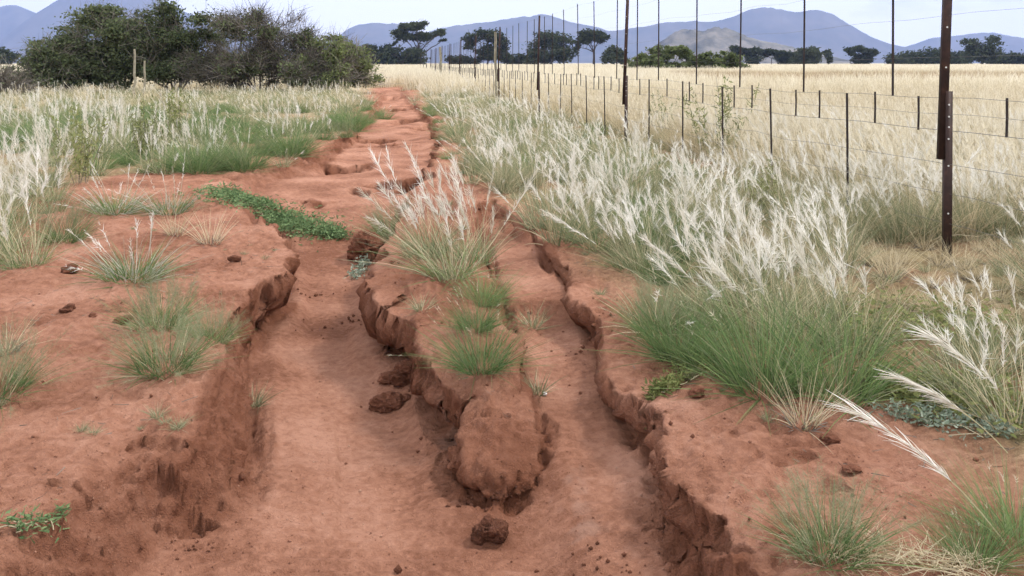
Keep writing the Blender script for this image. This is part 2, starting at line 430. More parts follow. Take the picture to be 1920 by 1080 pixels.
# ------------------------------------------------------------------ mesh helpers
clock('mesh helpers')
class MB:
    def __init__(s):
        s.v, s.q, s.t, s.qm, s.tm, s.tint, s.n = [], [], [], [], [], [], 0
    def add(s, v, q=None, t=None, mat=0, tint=None):
        v = np.asarray(v, float).reshape(-1, 3)
        if q is not None and len(q):
            q = np.asarray(q, int) + s.n; s.q.append(q); s.qm.append(np.full(len(q), mat))
        if t is not None and len(t):
            t = np.asarray(t, int) + s.n; s.t.append(t); s.tm.append(np.full(len(t), mat))
        s.v.append(v); s.n += len(v)
        s.tint.append(np.full(len(v), .5) if tint is None else np.asarray(tint, float).ravel())
    def mesh(s, name, mats, smooth=False):
        me = bpy.data.meshes.new(name)
        v = np.concatenate(s.v)
        q = np.concatenate(s.q) if s.q else np.zeros((0, 4), int)
        t = np.concatenate(s.t) if s.t else np.zeros((0, 3), int)
        me.vertices.add(len(v)); me.vertices.foreach_set('co', v.ravel())
        me.loops.add(q.size + t.size)
        me.loops.foreach_set('vertex_index', np.concatenate([q.ravel(), t.ravel()]).astype(np.int32))
        me.polygons.add(len(q) + len(t))
        ls = np.concatenate([np.arange(len(q)) * 4, q.size + np.arange(len(t)) * 3]).astype(np.int32)
        me.polygons.foreach_set('loop_start', ls)
        mi = np.concatenate(s.qm + s.tm).astype(np.int32) if (s.qm or s.tm) else np.zeros(0, np.int32)
        me.polygons.foreach_set('material_index', mi)
        if smooth: me.polygons.foreach_set('use_smooth', np.ones(len(q) + len(t), bool))
        for k in mats: me.materials.append(M[k])
        a = me.attributes.new('tint', 'FLOAT', 'POINT'); a.data.foreach_set('value', np.concatenate(s.tint))
        me.update(calc_edges=True)
        return me

def link(name, me, parent=None, loc=(0, 0, 0), rz=0):
    o = bpy.data.objects.new(name, me); COL.objects.link(o)
    if parent is not None: o.parent = parent
    o.location = loc; o.rotation_euler = (0, 0, rz)
    return o

def tag(o, label, cat=None, group=None, kind=None):
    o['label'] = label
    if cat: o['category'] = cat
    if group: o['group'] = group
    if kind: o['kind'] = kind
    return o

def unit(v):
    return v / (np.linalg.norm(v, axis=-1, keepdims=True) + 1e-9)

def ribbons(mb, base, d0, L, Wd, bend, n, mat, r, tip=.15, tint=None, tint_jit=1.0):
    """N tapering curved blades: p(s) = base + L (d0 s + bend s^2)"""
    N = len(base)
    s = np.linspace(0, 1, n + 1)
    P = base[:, None, :] + L[:, None, None] * (d0[:, None, :] * s[None, :, None] + bend[:, None, :] * (s ** 2)[None, :, None])
    side = unit(np.cross(d0, unit(r.normal(size=(N, 3)))))
    wid = Wd[:, None] * (tip + (1 - tip) * (1 - s[None, :] ** 1.6)) * .5
    A = P + side[:, None, :] * wid[..., None]; B = P - side[:, None, :] * wid[..., None]
    v = np.stack([A, B], 2).reshape(-1, 3)
    b = (np.arange(N)[:, None] * (n + 1) + np.arange(n)[None, :]).ravel() * 2
    q = np.stack([b, b + 1, b + 3, b + 2], 1)
    ti = r.random(N) if tint is None else tint
    mb.add(v, q, mat=mat, tint=np.repeat(np.clip(ti, 0, 1), (n + 1) * 2))

def polar(az, lean):
    return np.stack([np.cos(az) * np.sin(lean), np.sin(az) * np.sin(lean), np.cos(lean)], -1)

def blades(mb, r, n, rad, lmin, lmax, lean, width, mat, wind=(0, 0, 0), droop=.25, seg=3, tint=None, out=.6):
    az = r.random(n) * 2 * math.pi
    rr = rad * np.sqrt(r.random(n))
    base = np.stack([np.cos(az) * rr, np.sin(az) * rr, np.full(n, -.01)], 1)
    az2 = az + r.normal(size=n) * out
    ln = np.abs(r.normal(size=n)) * lean * .6 + lean * .5 * (rr / max(rad, 1e-6))
    d = unit(polar(az2, np.minimum(ln, 1.45)) + np.array(wind) * .5)
    L = r.uniform(lmin, lmax, n)
    bend = polar(az2, np.full(n, math.pi / 2)) * (droop * r.random(n))[:, None] + np.array(wind) * r.random((n, 1)) + np.array([0, 0, -1]) * (droop * .6 * r.random(n))[:, None]
    ribbons(mb, base, d, L, np.full(n, width) * r.uniform(.6, 1.3, n), bend, seg, mat, r, tint=tint)

def plumes(mb_stem, mb_head, r, n, rad, lmin, lmax, lean, wind, head=.28, hairs=34, hair_len=.05, hair_w=.003, stem_w=.0028, m_stem=0, m_head=0, seg=5, spread=.5, fluff=.45):
    az = r.random(n) * 2 * math.pi
    rr = rad * np.sqrt(r.random(n))
    base = np.stack([np.cos(az) * rr, np.sin(az) * rr, np.full(n, -.01)], 1)
    ln = np.abs(r.normal(size=n)) * lean
    d = unit(polar(az + r.normal(size=n) * .6, np.minimum(ln, 1.3)) + np.array(wind) * .6)
    L = r.uniform(lmin, lmax, n)
    bend = np.array(wind) * r.uniform(.2, 1.0, (n, 1)) + r.normal(size=(n, 3)) * .06 + np.array([0, 0, -.06])
    ribbons(mb_stem, base, d, L, np.full(n, stem_w), bend, seg, m_stem, r, tip=.5)
    hf = head * r.uniform(.7, 1.25, n)
    u = r.random((n, hairs)) ** .85
    s = 1 - hf[:, None] * u
    P = base[:, None, :] + L[:, None, None] * (d[:, None, :] * s[..., None] + bend[:, None, :] * (s ** 2)[..., None])
    T = unit(d[:, None, :] + 2 * bend[:, None, :] * s[..., None])
    rnd = r.normal(size=(n, hairs, 3))
    body = .35 + .9 * np.sin(np.clip(u, 0, 1) * math.pi) ** .7
    D = unit(T + rnd * fluff + np.array(wind) * .3)
    hl = hair_len * body * r.uniform(.6, 1.3, (n, hairs))
    side = unit(np.cross(D, rnd[..., ::-1] + .01)) * (hair_w * .5)
    A = (P + side).reshape(-1, 3); B = (P - side).reshape(-1, 3); C = (P + D * hl[..., None]).reshape(-1, 3)
    v = np.stack([A, B, C], 1).reshape(-1, 3)
    k = len(A)
    t = np.arange(k * 3).reshape(-1, 3)
    mb_head.add(v, t=t, mat=m_head, tint=np.repeat(np.repeat(r.random(n), hairs) * .6 + r.random(k) * .4, 3))

def tube(mb, pts, rad, sides=5, mat=0, tint=.5):
    pts = np.asarray(pts, float); n = len(pts)
    rad = np.broadcast_to(np.asarray(rad, float), (n,))
    T = unit(np.gradient(pts, axis=0))
    ref = np.array([0, 0, 1.0]) if abs(T[0, 2]) < .9 else np.array([1.0, 0, 0])
    U = unit(np.cross(T, ref)); V = np.cross(T, U)
    a = np.arange(sides) / sides * 2 * math.pi
    ring = pts[:, None, :] + rad[:, None, None] * (U[:, None, :] * np.cos(a)[None, :, None] + V[:, None, :] * np.sin(a)[None, :, None])
    i = np.arange(n - 1)[:, None] * sides; j = np.arange(sides)[None, :]; j2 = (j + 1) % sides
    q = np.stack([i + j, i + j2, i + sides + j2, i + sides + j], -1).reshape(-1, 4)
    v = ring.reshape(-1, 3)
    mb.add(v, q, mat=mat, tint=np.full(len(v), tint))

def box(mb, x0, x1, y0, y1, z0, z1, mat=0):
    v = [(x, y, z) for z in (z0, z1) for y in (y0, y1) for x in (x0, x1)]
    mb.add(v, [(0, 2, 3, 1), (4, 5, 7, 6), (0, 1, 5, 4), (2, 6, 7, 3), (0, 4, 6, 2), (1, 3, 7, 5)], mat=mat)

# ------------------------------------------------------------------ where things grow
clock('where things grow')
def lerp_tab(tab):
    tab = np.array(sorted(tab)); return lambda y: np.interp(y, tab[:, 0], tab[:, 1])
def edge_tab(pts):
    out = []
    for px, py in pts:
        x, y = W(px, py); out.append((y, x))
    return lerp_tab(out)
veg_right = edge_tab([(1640, 752), (1380, 722), (1262, 668), (1205, 620), (1165, 540), (1100, 480), (1020, 425), (950, 390), (905, 350), (855, 310), (840, 260), (828, 220), (792, 195), (765, 160), (740, 128)])
veg_left = edge_tab([(732, 130), (700, 185), (690, 232), (640, 250), (580, 285), (480, 315), (420, 322), (270, 332), (170, 345), (125, 420), (85, 490), (-60, 520)])
fence_x = lambda y: 2.93 - .145 * (np.asarray(y) - 5.75)

# ------------------------------------------------------------------ the ground, one sheet to the horizon
clock('the ground, one sheet to the horizon')
def build_ground():
    ys = [0.6]
    while ys[-1] < 11000:
        y = ys[-1]
        st = .0027 * (y + .9) if y < 26 else .0027 * 26.9 + .05 * (y - 26)
        if y < 2.0: st = .02
        ys.append(y + st)
    ts = []
    t = -3.6
    while t < 3.6:
        ts.append(t)
        a = abs(t + .03)
        t += .00135 if a < .22 else (.0045 if a < .62 else .02 + .06 * (a - .62))
    ys = np.array(ys); ts = np.array(ts)
    Yg, Tg = np.meshgrid(ys, ts, indexing='ij')
    Xg = Tg * (Yg + 3.0)
    Xg = Xg - .10 * np.clip(Yg - 6, 0, 60) * np.exp(-np.abs(Tg) * 4)      # bend the fine columns along the track
    Z, OX, OY, WL, INS = terrain(Xg, Yg)
    P = np.stack([Xg + OX, Yg + OY, Z], -1)
    # crumbly relief along the normal, strong on the walls
    du = np.gradient(P, axis=1); dv = np.gradient(P, axis=0)
    nrm = unit(np.cross(du, dv))
    near = (Yg < 30) & (np.abs(Tg) < .62)
    p = P[near]
    amp = WL[near]
    k = np.clip(p[:, 1] / 5, .7, 2)
    d = (.007 + .085 * amp) * k * fbm3(p[:, 0] * 11 / k, p[:, 1] * 11 / k, p[:, 2] * 13 / k, 3, 5, .6)
    d -= amp * .085 * k * np.abs(fbm3(p[:, 0] * 14 / k, p[:, 1] * 14 / k, p[:, 2] * 22 / k, 4, 15, .65))
    d += amp * .030 * noise3(p[:, 0] * 5, p[:, 1] * 5, p[:, 2] * 30, 25)
    d += .004 * np.clip(fbm3(p[:, 0] * 19, p[:, 1] * 19, p[:, 2] * 19, 2, 19), 0, 1) * k
    d += (.0022 + .012 * amp) * noise3(p[:, 0] * 55, p[:, 1] * 55, p[:, 2] * 55, 9)
    ban = (INS[near] < -.02) & (p[:, 1] < 12)
    d += ban * (.012 * noise2(p[:, 0] * 26, p[:, 1] * 20, 77) - (.014 + .03 * (p[:, 0] > .45)) * np.clip(np.abs(fbm2(p[:, 0] * 9, p[:, 1] * 14, 3, 78)) - .12, 0, 1))
    P[near] = p + nrm[near] * d[:, None]
    ny, nx_ = Yg.shape
    i = np.arange(ny - 1)[:, None] * nx_; j = np.arange(nx_ - 1)[None, :]
    q = np.stack([i + j, i + j + 1, i + nx_ + j + 1, i + nx_ + j], -1).reshape(-1, 4)
    mb = MB(); mb.add(P.reshape(-1, 3), q)
    me = mb.mesh('ground', ['soil'], smooth=True)
    raw_shade = np.clip(WL * (1 + 1.1 * fbm2(Xg * 5, Yg * 5, 3, 91)) + .5 * np.clip(fbm2(Xg * 1.7, Yg * 1.7, 4, 92) - .12, 0, 1), 0, 1)  # darker walls and pit rims: bare subsoil plus painted shade, with random patches
    me.attributes.new('raw', 'FLOAT', 'POINT').data.foreach_set('value', raw_shade.ravel())
    rt = sstep(-.15, .45, Xg - veg_right(Yg) + .35 * fbm2(Xg * 1.4, Yg * 1.4, 3, 93)) * (Yg > 2.6)
    lf = sstep(.1, .6, veg_left(Yg) - Xg + .5 * fbm2(Xg * 1.4, Yg * 1.4, 3, 95)) * (Yg > 5)
    lit = np.clip(np.maximum(rt, lf) * .8, 0, 1) * (.55 + .9 * np.clip(fbm2(Xg * 2.1, Yg * 2.1, 3, 97) + .4, 0, 1))
    me.attributes.new('litter', 'FLOAT', 'POINT').data.foreach_set('value', np.clip(lit, 0, 1).ravel())
    strw = np.maximum(sstep(16, 30, Yg) * np.maximum(sstep(0, 1.5, Xg - veg_right(Yg)), sstep(0, 1.5, veg_left(Yg) - Xg)), sstep(45, 60, Yg))
    me.attributes.new('straw', 'FLOAT', 'POINT').data.foreach_set('value', strw.ravel())
    silt = np.zeros_like(Xg)
    for px, py, z, rx, ry in [(1085, 960, -.27, .07, .22), (1100, 1000, -.27, .09, .10), (830, 830, -.38, .05, .12)]:
        cx, cy = W(px, py, z)
        silt = np.maximum(silt, sstep(1.0, .35, np.sqrt(((Xg - cx) / rx) ** 2 + ((Yg - cy) / ry) ** 2) + 1.1 * fbm2(Xg * 14, Yg * 11, 3, 111)))
    me.attributes.new('silt', 'FLOAT', 'POINT').data.foreach_set('value', silt.ravel())
    o = link('ground', me)
    tag(o, 'red sandy ground with washed-out track and gullies', kind='structure')
    print('ground verts', P.shape)
build_ground()

# ------------------------------------------------------------------ mountains and the rocky hill
clock('mountains and the rocky hill')
def range_mesh(name, prof, D, depth, mat, label, seed, rough=.05, step=10):
    pr = np.array(prof, float)
    xs_px = np.arange(pr[0, 0], pr[-1, 0] + .1, step)
    # smooth the profile a little
    yy = np.interp(xs_px, pr[:, 0], pr[:, 1])
    kk = np.ones(5) / 5
    yy = np.convolve(np.pad(yy, 2, 'edge'), kk, 'valid')
    X = (xs_px - CX) / F_PX * D
    Ht = np.maximum((HOR - yy) / F_PX * D + H_EYE, 0)
    nv = 26
    v = np.linspace(-1, 1, nv)
    fall = np.clip(1 - np.abs(v), 0, 1) ** 1.15
    V, XX = np.meshgrid(v, X, indexing='ij')
    Yw = D + V * depth
    sc = 1.0 / depth
    rid = fbm2(XX * sc * 5, V * 3, 5, seed)
    Z = Ht[None, :] * fall[:, None]
    Z = Z * (1 + rough * 6 * rid * (1 - fall[:, None]) * fall[:, None] * 4) + Ht[None, :] * rough * fbm2(XX * sc * 22, V * 9, 4, seed + 3) * fall[:, None]
    Xw = XX * (Yw / D)
    Z = (Z - H_EYE) * np.where(fall[:, None] > 0, 1, 1) + H_EYE - 3 * (fall[:, None] == 0)
    P = np.stack([Xw, Yw, Z - 1.5], -1)
    n2 = len(X)
    i = np.arange(nv - 1)[:, None] * n2; j = np.arange(n2 - 1)[None, :]
    q = np.stack([i + j, i + j + 1, i + n2 + j + 1, i + n2 + j], -1).reshape(-1, 4)
    mb = MB(); mb.add(P.reshape(-1, 3), q)
    o = link(name, mb.mesh(name, [mat], smooth=True))
    tag(o, label, kind='structure')
range_mesh('mountain', [(-900, 118), (-600, 80), (-350, 20), (-150, 10), (-40, 6), (20, 4), (45, 8), (68, 20), (120, 50), (220, 90), (330, 118)], 6900, 900, 'mountain', 'far blue mountain at the left edge of the view', 3, .035)
range_mesh('mountain', [(-120, 118), (-60, 100), (0, 78), (35, 46), (68, 20), (110, -8), (170, -34), (230, -38), (290, -12), (345, 18), (385, 30), (420, 43), (470, 66), (540, 95), (620, 118)], 6200, 900, 'mountain', 'large blue mountain rising behind the thorn bushes', 5, .02)
range_mesh('mountain', [(540, 118), (590, 95), (633, 66), (660, 46), (690, 40), (720, 41), (745, 40), (765, 50), (800, 62), (840, 80), (900, 118)], 6500, 900, 'mountain', 'small blue flat-topped mountain behind the spreading tree', 7, .03, 5)
range_mesh('mountain', [(680, 118), (740, 80), (800, 58), (830, 49), (900, 38), (940, 34), (980, 29), (1020, 23), (1040, 26), (1080, 40), (1140, 52), (1200, 70), (1290, 96), (1380, 118)], 6300, 900, 'mountain', 'long blue mountain range behind the distant trees', 9, .03, 5)
range_mesh('mountain', [(1000, 118), (1080, 80), (1140, 54), (1190, 50), (1240, 40), (1300, 35), (1330, 39), (1380, 25), (1410, 12), (1440, 7), (1470, 13), (1492, 20), (1510, 17), (1535, 13), (1562, 21), (1600, 48), (1640, 70), (1670, 81), (1700, 88), (1760, 100), (1840, 118)], 6100, 900, 'mountain', 'blue double-peaked mountain behind the fence', 11, .03, 5)
range_mesh('mountain', [(1600, 118), (1660, 96), (1710, 82), (1750, 68), (1790, 65), (1830, 59), (1870, 58), (1890, 65), (1930, 70), (2050, 60), (2250, 80), (2500, 118)], 6900, 900, 'mountain', 'low blue mountain at the right edge of the view', 13, .03, 5)
range_mesh('rocky_hill', [(1150, 118), (1205, 100), (1245, 72), (1268, 55), (1290, 52), (1315, 54), (1345, 48), (1370, 52), (1400, 63), (1440, 76), (1490, 86), (1540, 100), (1620, 118)], 2300, 260, 'koppie', 'grey rocky hill in front of the blue double-peaked mountain', 15, .07, 3)

# ------------------------------------------------------------------ trees and bushes
clock('trees and bushes')
def leaf_cloud(mb, r, centres, radii, n_each, size, mat, flat=.6, shell=.55, tintbase=None):
    for c, ra, n in zip(centres, radii, n_each):
        n = int(n)
        if n < 1: continue
        d = unit(r.normal(size=(n, 3)))
        rad = (shell + (1 - shell) * r.random(n)) * (1 + .25 * r.normal(size=n))
        p = np.asarray(c) + d * rad[:, None] * np.asarray(ra)
        u = unit(r.normal(size=(n, 3)) * np.array([1, 1, flat])); w = unit(np.cross(u, r.normal(size=(n, 3))))
        s = size * r.uniform(.5, 1.4, (n, 1))
        A = p - u * s - w * s * .3; B = p + u * s * .2 - w * s * .45; C = p + u * s + w * s * .2; D = p - u * s * .1 + w * s * .5
        v = np.stack([A, B, C, D], 1).reshape(-1, 3)
        b = np.arange(n)[:, None] * 4
        ti = np.clip(.25 * r.random() + .2 + .55 * r.random(n) , 0, 1)
        mb.add(v, b + np.arange(4)[None, :], mat=mat, tint=np.repeat(ti, 4))

def limb(mb, r, a, b, r0, r1, wob=.12, n=6, sides=5, mat=0):
    a = np.asarray(a, float); b = np.asarray(b, float)
    s = np.linspace(0, 1, n)[:, None]
    L = np.linalg.norm(b - a)
    p = a + (b - a) * s + np.cumsum(r.normal(size=(n, 3)) * wob * L / n, 0) * np.sin(s * math.pi)
    tube(mb, p, np.linspace(r0, r1, n), sides, mat, r.random())
    return p

def acacia(name, label, px, base_py, top_py, width_px, D, seed, lobes, trunk=.45, n=2600, leaf=.42, leafmat='fartree', trunks=1, group='trees along the far edge of the field'):
    r = np.random.default_rng(seed)
    X = (px - CX) / F_PX * D
    Ht = H_EYE + (HOR - top_py) / F_PX * D
    Wd = width_px / F_PX * D
    e = bpy.data.objects.new(name, None); COL.objects.link(e); e.location = (X, D, 0)
    tag(e, label, 'tree', group)
    mt, ml = MB(), MB()
    cs, ra = [], []
    for (lx, lz, lw, lh) in lobes:                  # centre and half-size as fractions of width and height
        c = np.array([lx * Wd, r.normal() * Wd * .12, lz * Ht])
        sub = max(4, int(14 * lw / .25))
        for _ in range(sub):
            dv = unit(r.normal(size=3)) * r.random() ** .4
            cs.append(c + dv * np.array([lw * Wd, lw * Wd * .9, lh * Ht]) * .80)
            ra.append(np.array([lw * Wd, lw * Wd, max(lh * Ht, .55 * lw * Wd)]) * r.uniform(.34, .62))
    tops = [(lx, lz) for lx, lz, _, _ in lobes]
    for k in range(trunks):
        bx = (k - (trunks - 1) / 2) * Wd * .09
        fork = np.array([bx * 1.4 + r.normal() * .02 * Wd, 0, trunk * Ht])
        limb(mt, r, (bx, 0, -.4), fork, .028 * Ht, .02 * Ht, .1, 6, 7)
        for lx, lz in tops[k::trunks]:
            end = np.array([lx * Wd, r.normal() * .08 * Wd, lz * Ht])
            p = limb(mt, r, fork, end, .017 * Ht, .006 * Ht, .25, 7, 5)
            for _ in range(5):
                q = p[r.integers(2, 6)]
                limb(mt, r, q, q + np.array([r.normal() * .12 * Wd, r.normal() * .1 * Wd, abs(r.normal()) * .10 * Ht]), .006 * Ht, .002 * Ht, .3, 5, 4)
    vol = np.array([a[0] * a[2] for a in ra]); ne = 2.4 * n * vol / vol.sum()
    leaf_cloud(ml, r, cs, ra, ne, leaf * 1.25, 0, shell=.3)
    link('trunk', mt.mesh('trunk', ['bark'], True), e); link('crown', ml.mesh('crown', [leafmat]), e)
    return e

UMB = [(-.25, .72, .24, .17), (.02, .80, .26, .19), (.27, .70, .22, .16)]
acacia('camel_thorn_tree', 'tall spreading dark tree with leaning limbs left of the fence line', 783, 126, 38, 108, 290, 101,
       [(-.12, .84, .20, .12), (.02, .92, .16, .08), (-.24, .68, .20, .12), (.12, .66, .22, .11), (.38, .70, .14, .12), (.42, .58, .08, .06), (-.4, .52, .06, .08)], .25, 3000, .40)
for (px, tp, wd, D, sd_, lab) in [(708, 78, 70, 280, 201, 'dark rounded tree leftmost of the pair under the spreading tree'), (756, 84, 90, 282, 202, 'dark low rounded tree directly under the spreading tree')]:
    acacia('round_tree', lab, px, 126, tp, wd, D, sd_, [(-.22, .62, .26, .3), (.18, .60, .28, .32), (0, .3, .42, .28), (-.3, .25, .2, .25), (.3, .25, .2, .25)], .2, 2600, .40)
acacia('camel_thorn_tree', 'flat-topped dark tree left of the tall post in the fence', 912, 126, 55, 92, 300, 103, [(-.26, .72, .22, .2), (0, .84, .28, .15), (.24, .74, .22, .18), (-.38, .55, .12, .12), (.3, .4, .22, .25), (.05, .35, .3, .22)], .3, 2900, .40)
acacia('round_tree', 'broad dark round-crowned tree just right of the tall fence post', 1032, 126, 57, 104, 300, 104, [(-.05, .78, .30, .2), (.18, .66, .28, .25), (-.22, .5, .26, .28), (.2, .35, .3, .3), (-.2, .25, .3, .25)], .25, 3200, .40)
acacia('camel_thorn_tree', 'dark tree with a pale forked trunk right of the round tree', 1112, 126, 55, 72, 290, 105, [(-.05, .86, .34, .13), (-.25, .7, .24, .14), (.22, .76, .24, .15), (-.36, .52, .13, .1)], .4, 2200, .38)
acacia('round_tree', 'small dark round tree right of the fork-trunked tree', 1152, 126, 84, 52, 285, 106, [(0, .62, .38, .32), (-.2, .35, .3, .3), (.25, .35, .25, .3)], .2, 1800, .38)
acacia('round_tree', 'low dark bushy tree between the flat-topped tree and fence posts', 868, 126, 102, 70, 305, 107, [(-.25, .5, .26, .4), (.1, .5, .3, .4), (.35, .4, .2, .35)], .2, 1500, .38)
acacia('round_tree', 'low dark bushy tree behind the tall fence post', 966, 126, 98, 60, 310, 108, [(-.25, .5, .26, .4), (.1, .5, .3, .4), (.35, .4, .2, .35)], .2, 1300, .38)
acacia('round_tree', 'dark leaning tree at the foot of the grey rocky hill', 1400, 124, 83, 66, 330, 109, [(-.2, .72, .28, .2), (.15, .66, .3, .25), (.2, .3, .28, .3)], .35, 1900, .42)
acacia('camel_thorn_tree', 'small umbrella-shaped dark tree with a visible trunk', 1446, 124, 90, 56, 335, 110, UMB, .4, 1300, .42)
acacia('round_tree', 'dark bushy tree right of the small umbrella-shaped tree', 1474, 124, 92, 52, 340, 111, [(-.2, .6, .28, .35), (.2, .55, .3, .38), (0, .3, .4, .3)], .2, 1500, .42)
acacia('round_tree', 'square-topped dark tree at the right end of the rocky hill', 1514, 124, 86, 62, 330, 112, [(-.08, .72, .34, .25), (.2, .5, .3, .35), (-.15, .3, .34, .3)], .2, 1900, .42)
acacia('round_tree', 'tiny narrow dark tree standing alone in the far field', 1553, 124, 92, 22, 340, 113, [(0, .72, .36, .25), (.05, .4, .26, .3)], .3, 500, .40)
acacia('camel_thorn_tree', 'dark spreading tree standing alone right of the tiny tree', 1612, 124, 84, 76, 330, 114, [(-.26, .72, .2, .2), (-.02, .82, .22, .16), (.26, .6, .22, .28), (.1, .3, .3, .25)], .3, 2000, .42)
for k, (px, tp, wd, lab) in enumerate([(1690, 96, 70, 'dark tree left end of the low row behind the near post'), (1735, 88, 90, 'tallest dark tree in the low row left of the near post'), (1790, 92, 80, 'dark tree half hidden behind the near post'), (1905, 98, 90, 'low dark tree at the far right edge')]):
    acacia('round_tree', lab, px, 124, tp, wd, 345, 120 + k, [(-.28, .55, .25, .36), (0, .62, .26, .33), (.28, .52, .26, .38), (0, .25, .45, .28)], .2, 2000, .42)
acacia('camel_thorn_tree', 'large open dark tree right of the near fence post', 1842, 124, 62, 92, 320, 130, [(-.3, .74, .18, .16), (-.1, .62, .24, .22), (.18, .55, .26, .28), (.26, .84, .16, .08), (.0, .35, .34, .22)], .3, 2200, .40)
for k, (px, tp, wd, lab) in enumerate([(8, 84, 60, 'dark distant tree at the far left edge'), (-60, 92, 80, 'dark distant tree beyond the left edge'), (640, 104, 60, 'low dark distant tree right of the thorn bushes')]):
    if px < 0: continue
    acacia('round_tree', lab, px, 126, tp, wd, 260, 140 + k, [(-.2, .6, .28, .35), (.2, .55, .3, .38), (0, .3, .4, .3)], .2, 1500, .36)

def thorn_bush(name, label, px, top_py, half_px, D, seed, leaves, leafmat, twigs, leaf=.07, group='thorn bushes left of the track', cat='bush', squash=1.0):
    r = np.random.default_rng(seed)
    X = (px - CX) / F_PX * D
    Ht = H_EYE + (HOR - top_py) / F_PX * D
    Wd = half_px / F_PX * D
    e = bpy.data.objects.new(name, None); COL.objects.link(e); e.location = (X, D, 0)
    tag(e, label, cat, group)
    mt, mw, ml = MB(), MB(), MB()
    ends = []
    for k in range(9):                              # stems fan out from the foot
        az = k / 9 * 2 * math.pi + r.normal() * .2
        a = np.array([math.cos(az) * .25, math.sin(az) * .25, -.1])
        b = np.array([math.cos(az) * Wd * r.uniform(.15, .75), math.sin(az) * Wd * r.uniform(.15, .6), Ht * r.uniform(.55, .85)])
        p = limb(mt, r, a, b, .05 * Ht / 4, .016, .3, 8, 5)
        for _ in range(6):
            q = p[r.integers(2, 8)]
            out = np.array([q[0] * .6 + r.normal() * Wd * .38, q[1] * .6 + r.normal() * Wd * .3, abs(r.normal()) * Ht * .28 - .06 * Ht])
            en = q + out
            # keep inside a lumpy dome
            rr = math.sqrt((en[0] / Wd) ** 2 + (en[1] / (Wd * .8)) ** 2)
            zmax = Ht * math.sqrt(max(.06, 1 - min(rr, 1) ** 2.2)) * (1 + .12 * r.normal())
            if rr > 1: en[:2] /= rr
            en[2] = np.clip(en[2], .13 * Ht, max(zmax, .18 * Ht))
            p2 = limb(mt, r, q, en, .018, .006, .35, 6, 4)
            ends += [p2[3], p2[4], p2[5], (p2[5] + p2[4]) / 2]
    ends = np.array(ends)
    # fine twigs
    if twigs:
        c = ends[r.integers(0, len(ends), twigs)] + r.normal(size=(twigs, 3)) * np.array([.22, .22, .16])
        d = unit(c * np.array([1 / Wd, 1 / Wd, .6 / Ht]) + r.normal(size=(twigs, 3)) * .8 + np.array([0, 0, .35]))
        ribbons(mw, c, d, r.uniform(.25, .75, twigs), np.full(twigs, .018), r.normal(size=(twigs, 3)) * .25, 3, 0, r, tip=.35)
    if leaves:
        k = 150
        cen = ends[r.integers(0, len(ends), k)] + r.normal(size=(k, 3)) * .15
        low = cen[:, 2] < .08 * Ht
        ra = np.stack([r.uniform(.25, .6, k), r.uniform(.25, .6, k), r.uniform(.16, .34, k)], 1) * (Ht / 4 + .4)
        leaf_cloud(ml, r, cen[~low], ra[~low], np.full((~low).sum(), leaves / k), leaf, 0, shell=.2)
    link('trunk', mt.mesh('trunk', ['bark' if leaves > 6000 else 'twig'], True), e)
    if twigs: tag(link('twigs', mw.mesh('twigs', ['twig']), e), 'fine grey thorny twigs', kind='stuff')
    if leaves: tag(link('crown', ml.mesh('crown', [leafmat]), e), 'small dull green leaves', kind='stuff')
    return e
thorn_bush('thorn_bush', 'low dark green thorn bush at the left end of the thicket', 125, 72, 110, 36, 301, 27000, 'thorn', 1500)
thorn_bush('thorn_bush', 'tall dark green thorn bush in front of the large blue mountain', 222, 2, 130, 37, 302, 34000, 'thorn', 2200)
thorn_bush('thorn_bush', 'tall dark green thorn bush next to the bare grey one', 325, 4, 130, 37.5, 303, 34000, 'thorn', 2600)
thorn_bush('thorn_bush', 'bare grey twiggy thorn bush in the middle of the thicket', 490, 28, 125, 36, 304, 11000, 'thorn', 13000)
thorn_bush('thorn_bush', 'rounded olive thorn bush at the right end of the thicket', 618, 66, 78, 36.5, 305, 24000, 'thorn2', 3200)
thorn_bush('thorn_bush', 'bare twiggy low bush at the left edge of the field', -4, 136, 38, 32, 306, 500, 'thorn', 2200)
thorn_bush('field_bush', 'olive bush left of the pair beyond the fence under the rocky hill', 1246, 84, 64, 104, 307, 15000, 'thorn2', 800, .19, 'bushes in the field beyond the fence')
thorn_bush('field_bush', 'bright green low bush right of the pair beyond the fence', 1345, 98, 62, 102, 308, 13000, 'thorn2', 500, .19, 'bushes in the field beyond the fence')
thorn_bush('field_bush', 'dark small bush beyond the fence left of the olive bush', 1196, 112, 26, 110, 309, 4000, 'thorn', 200, .18, 'bushes in the field beyond the fence')

def pole(name, label, px, base_py, top_py, rad, mat='wood', lean=(0, 0), group=None, D=None, cat='pole', seed=1):
    x, y = W(px, base_py)
    if D: x, y = (px - CX) / F_PX * D, D
    z0 = gz(x, y)
    h = H_EYE + (HOR - top_py) / F_PX * y - z0
    r = np.random.default_rng(seed)
    mb = MB()
    n = 9
    s = np.linspace(0, 1, n)[:, None]
    p = np.array([0, 0, -.1]) + s * np.array([lean[0] * h, lean[1] * h, h + .1]) + r.normal(size=(n, 3)) * np.array([rad * .25, rad * .25, 0])
    tube(mb, p, np.linspace(rad * 1.15, rad * .8, n), 7)
    mb.add([p[-1]] * 3, t=[(0, 1, 2)])
    o = link(name, mb.mesh(name, [mat], True), loc=(x, y, z0))
    tag(o, label, cat, group)
pole('wooden_pole', 'tall grey wooden pole standing in front of the thorn thicket', 252, 182, 92, .045, D=31, seed=3)
pole('wooden_pole', 'short grey wooden pole right of the tall one at the thicket', 271, 178, 114, .04, D=32, seed=4)
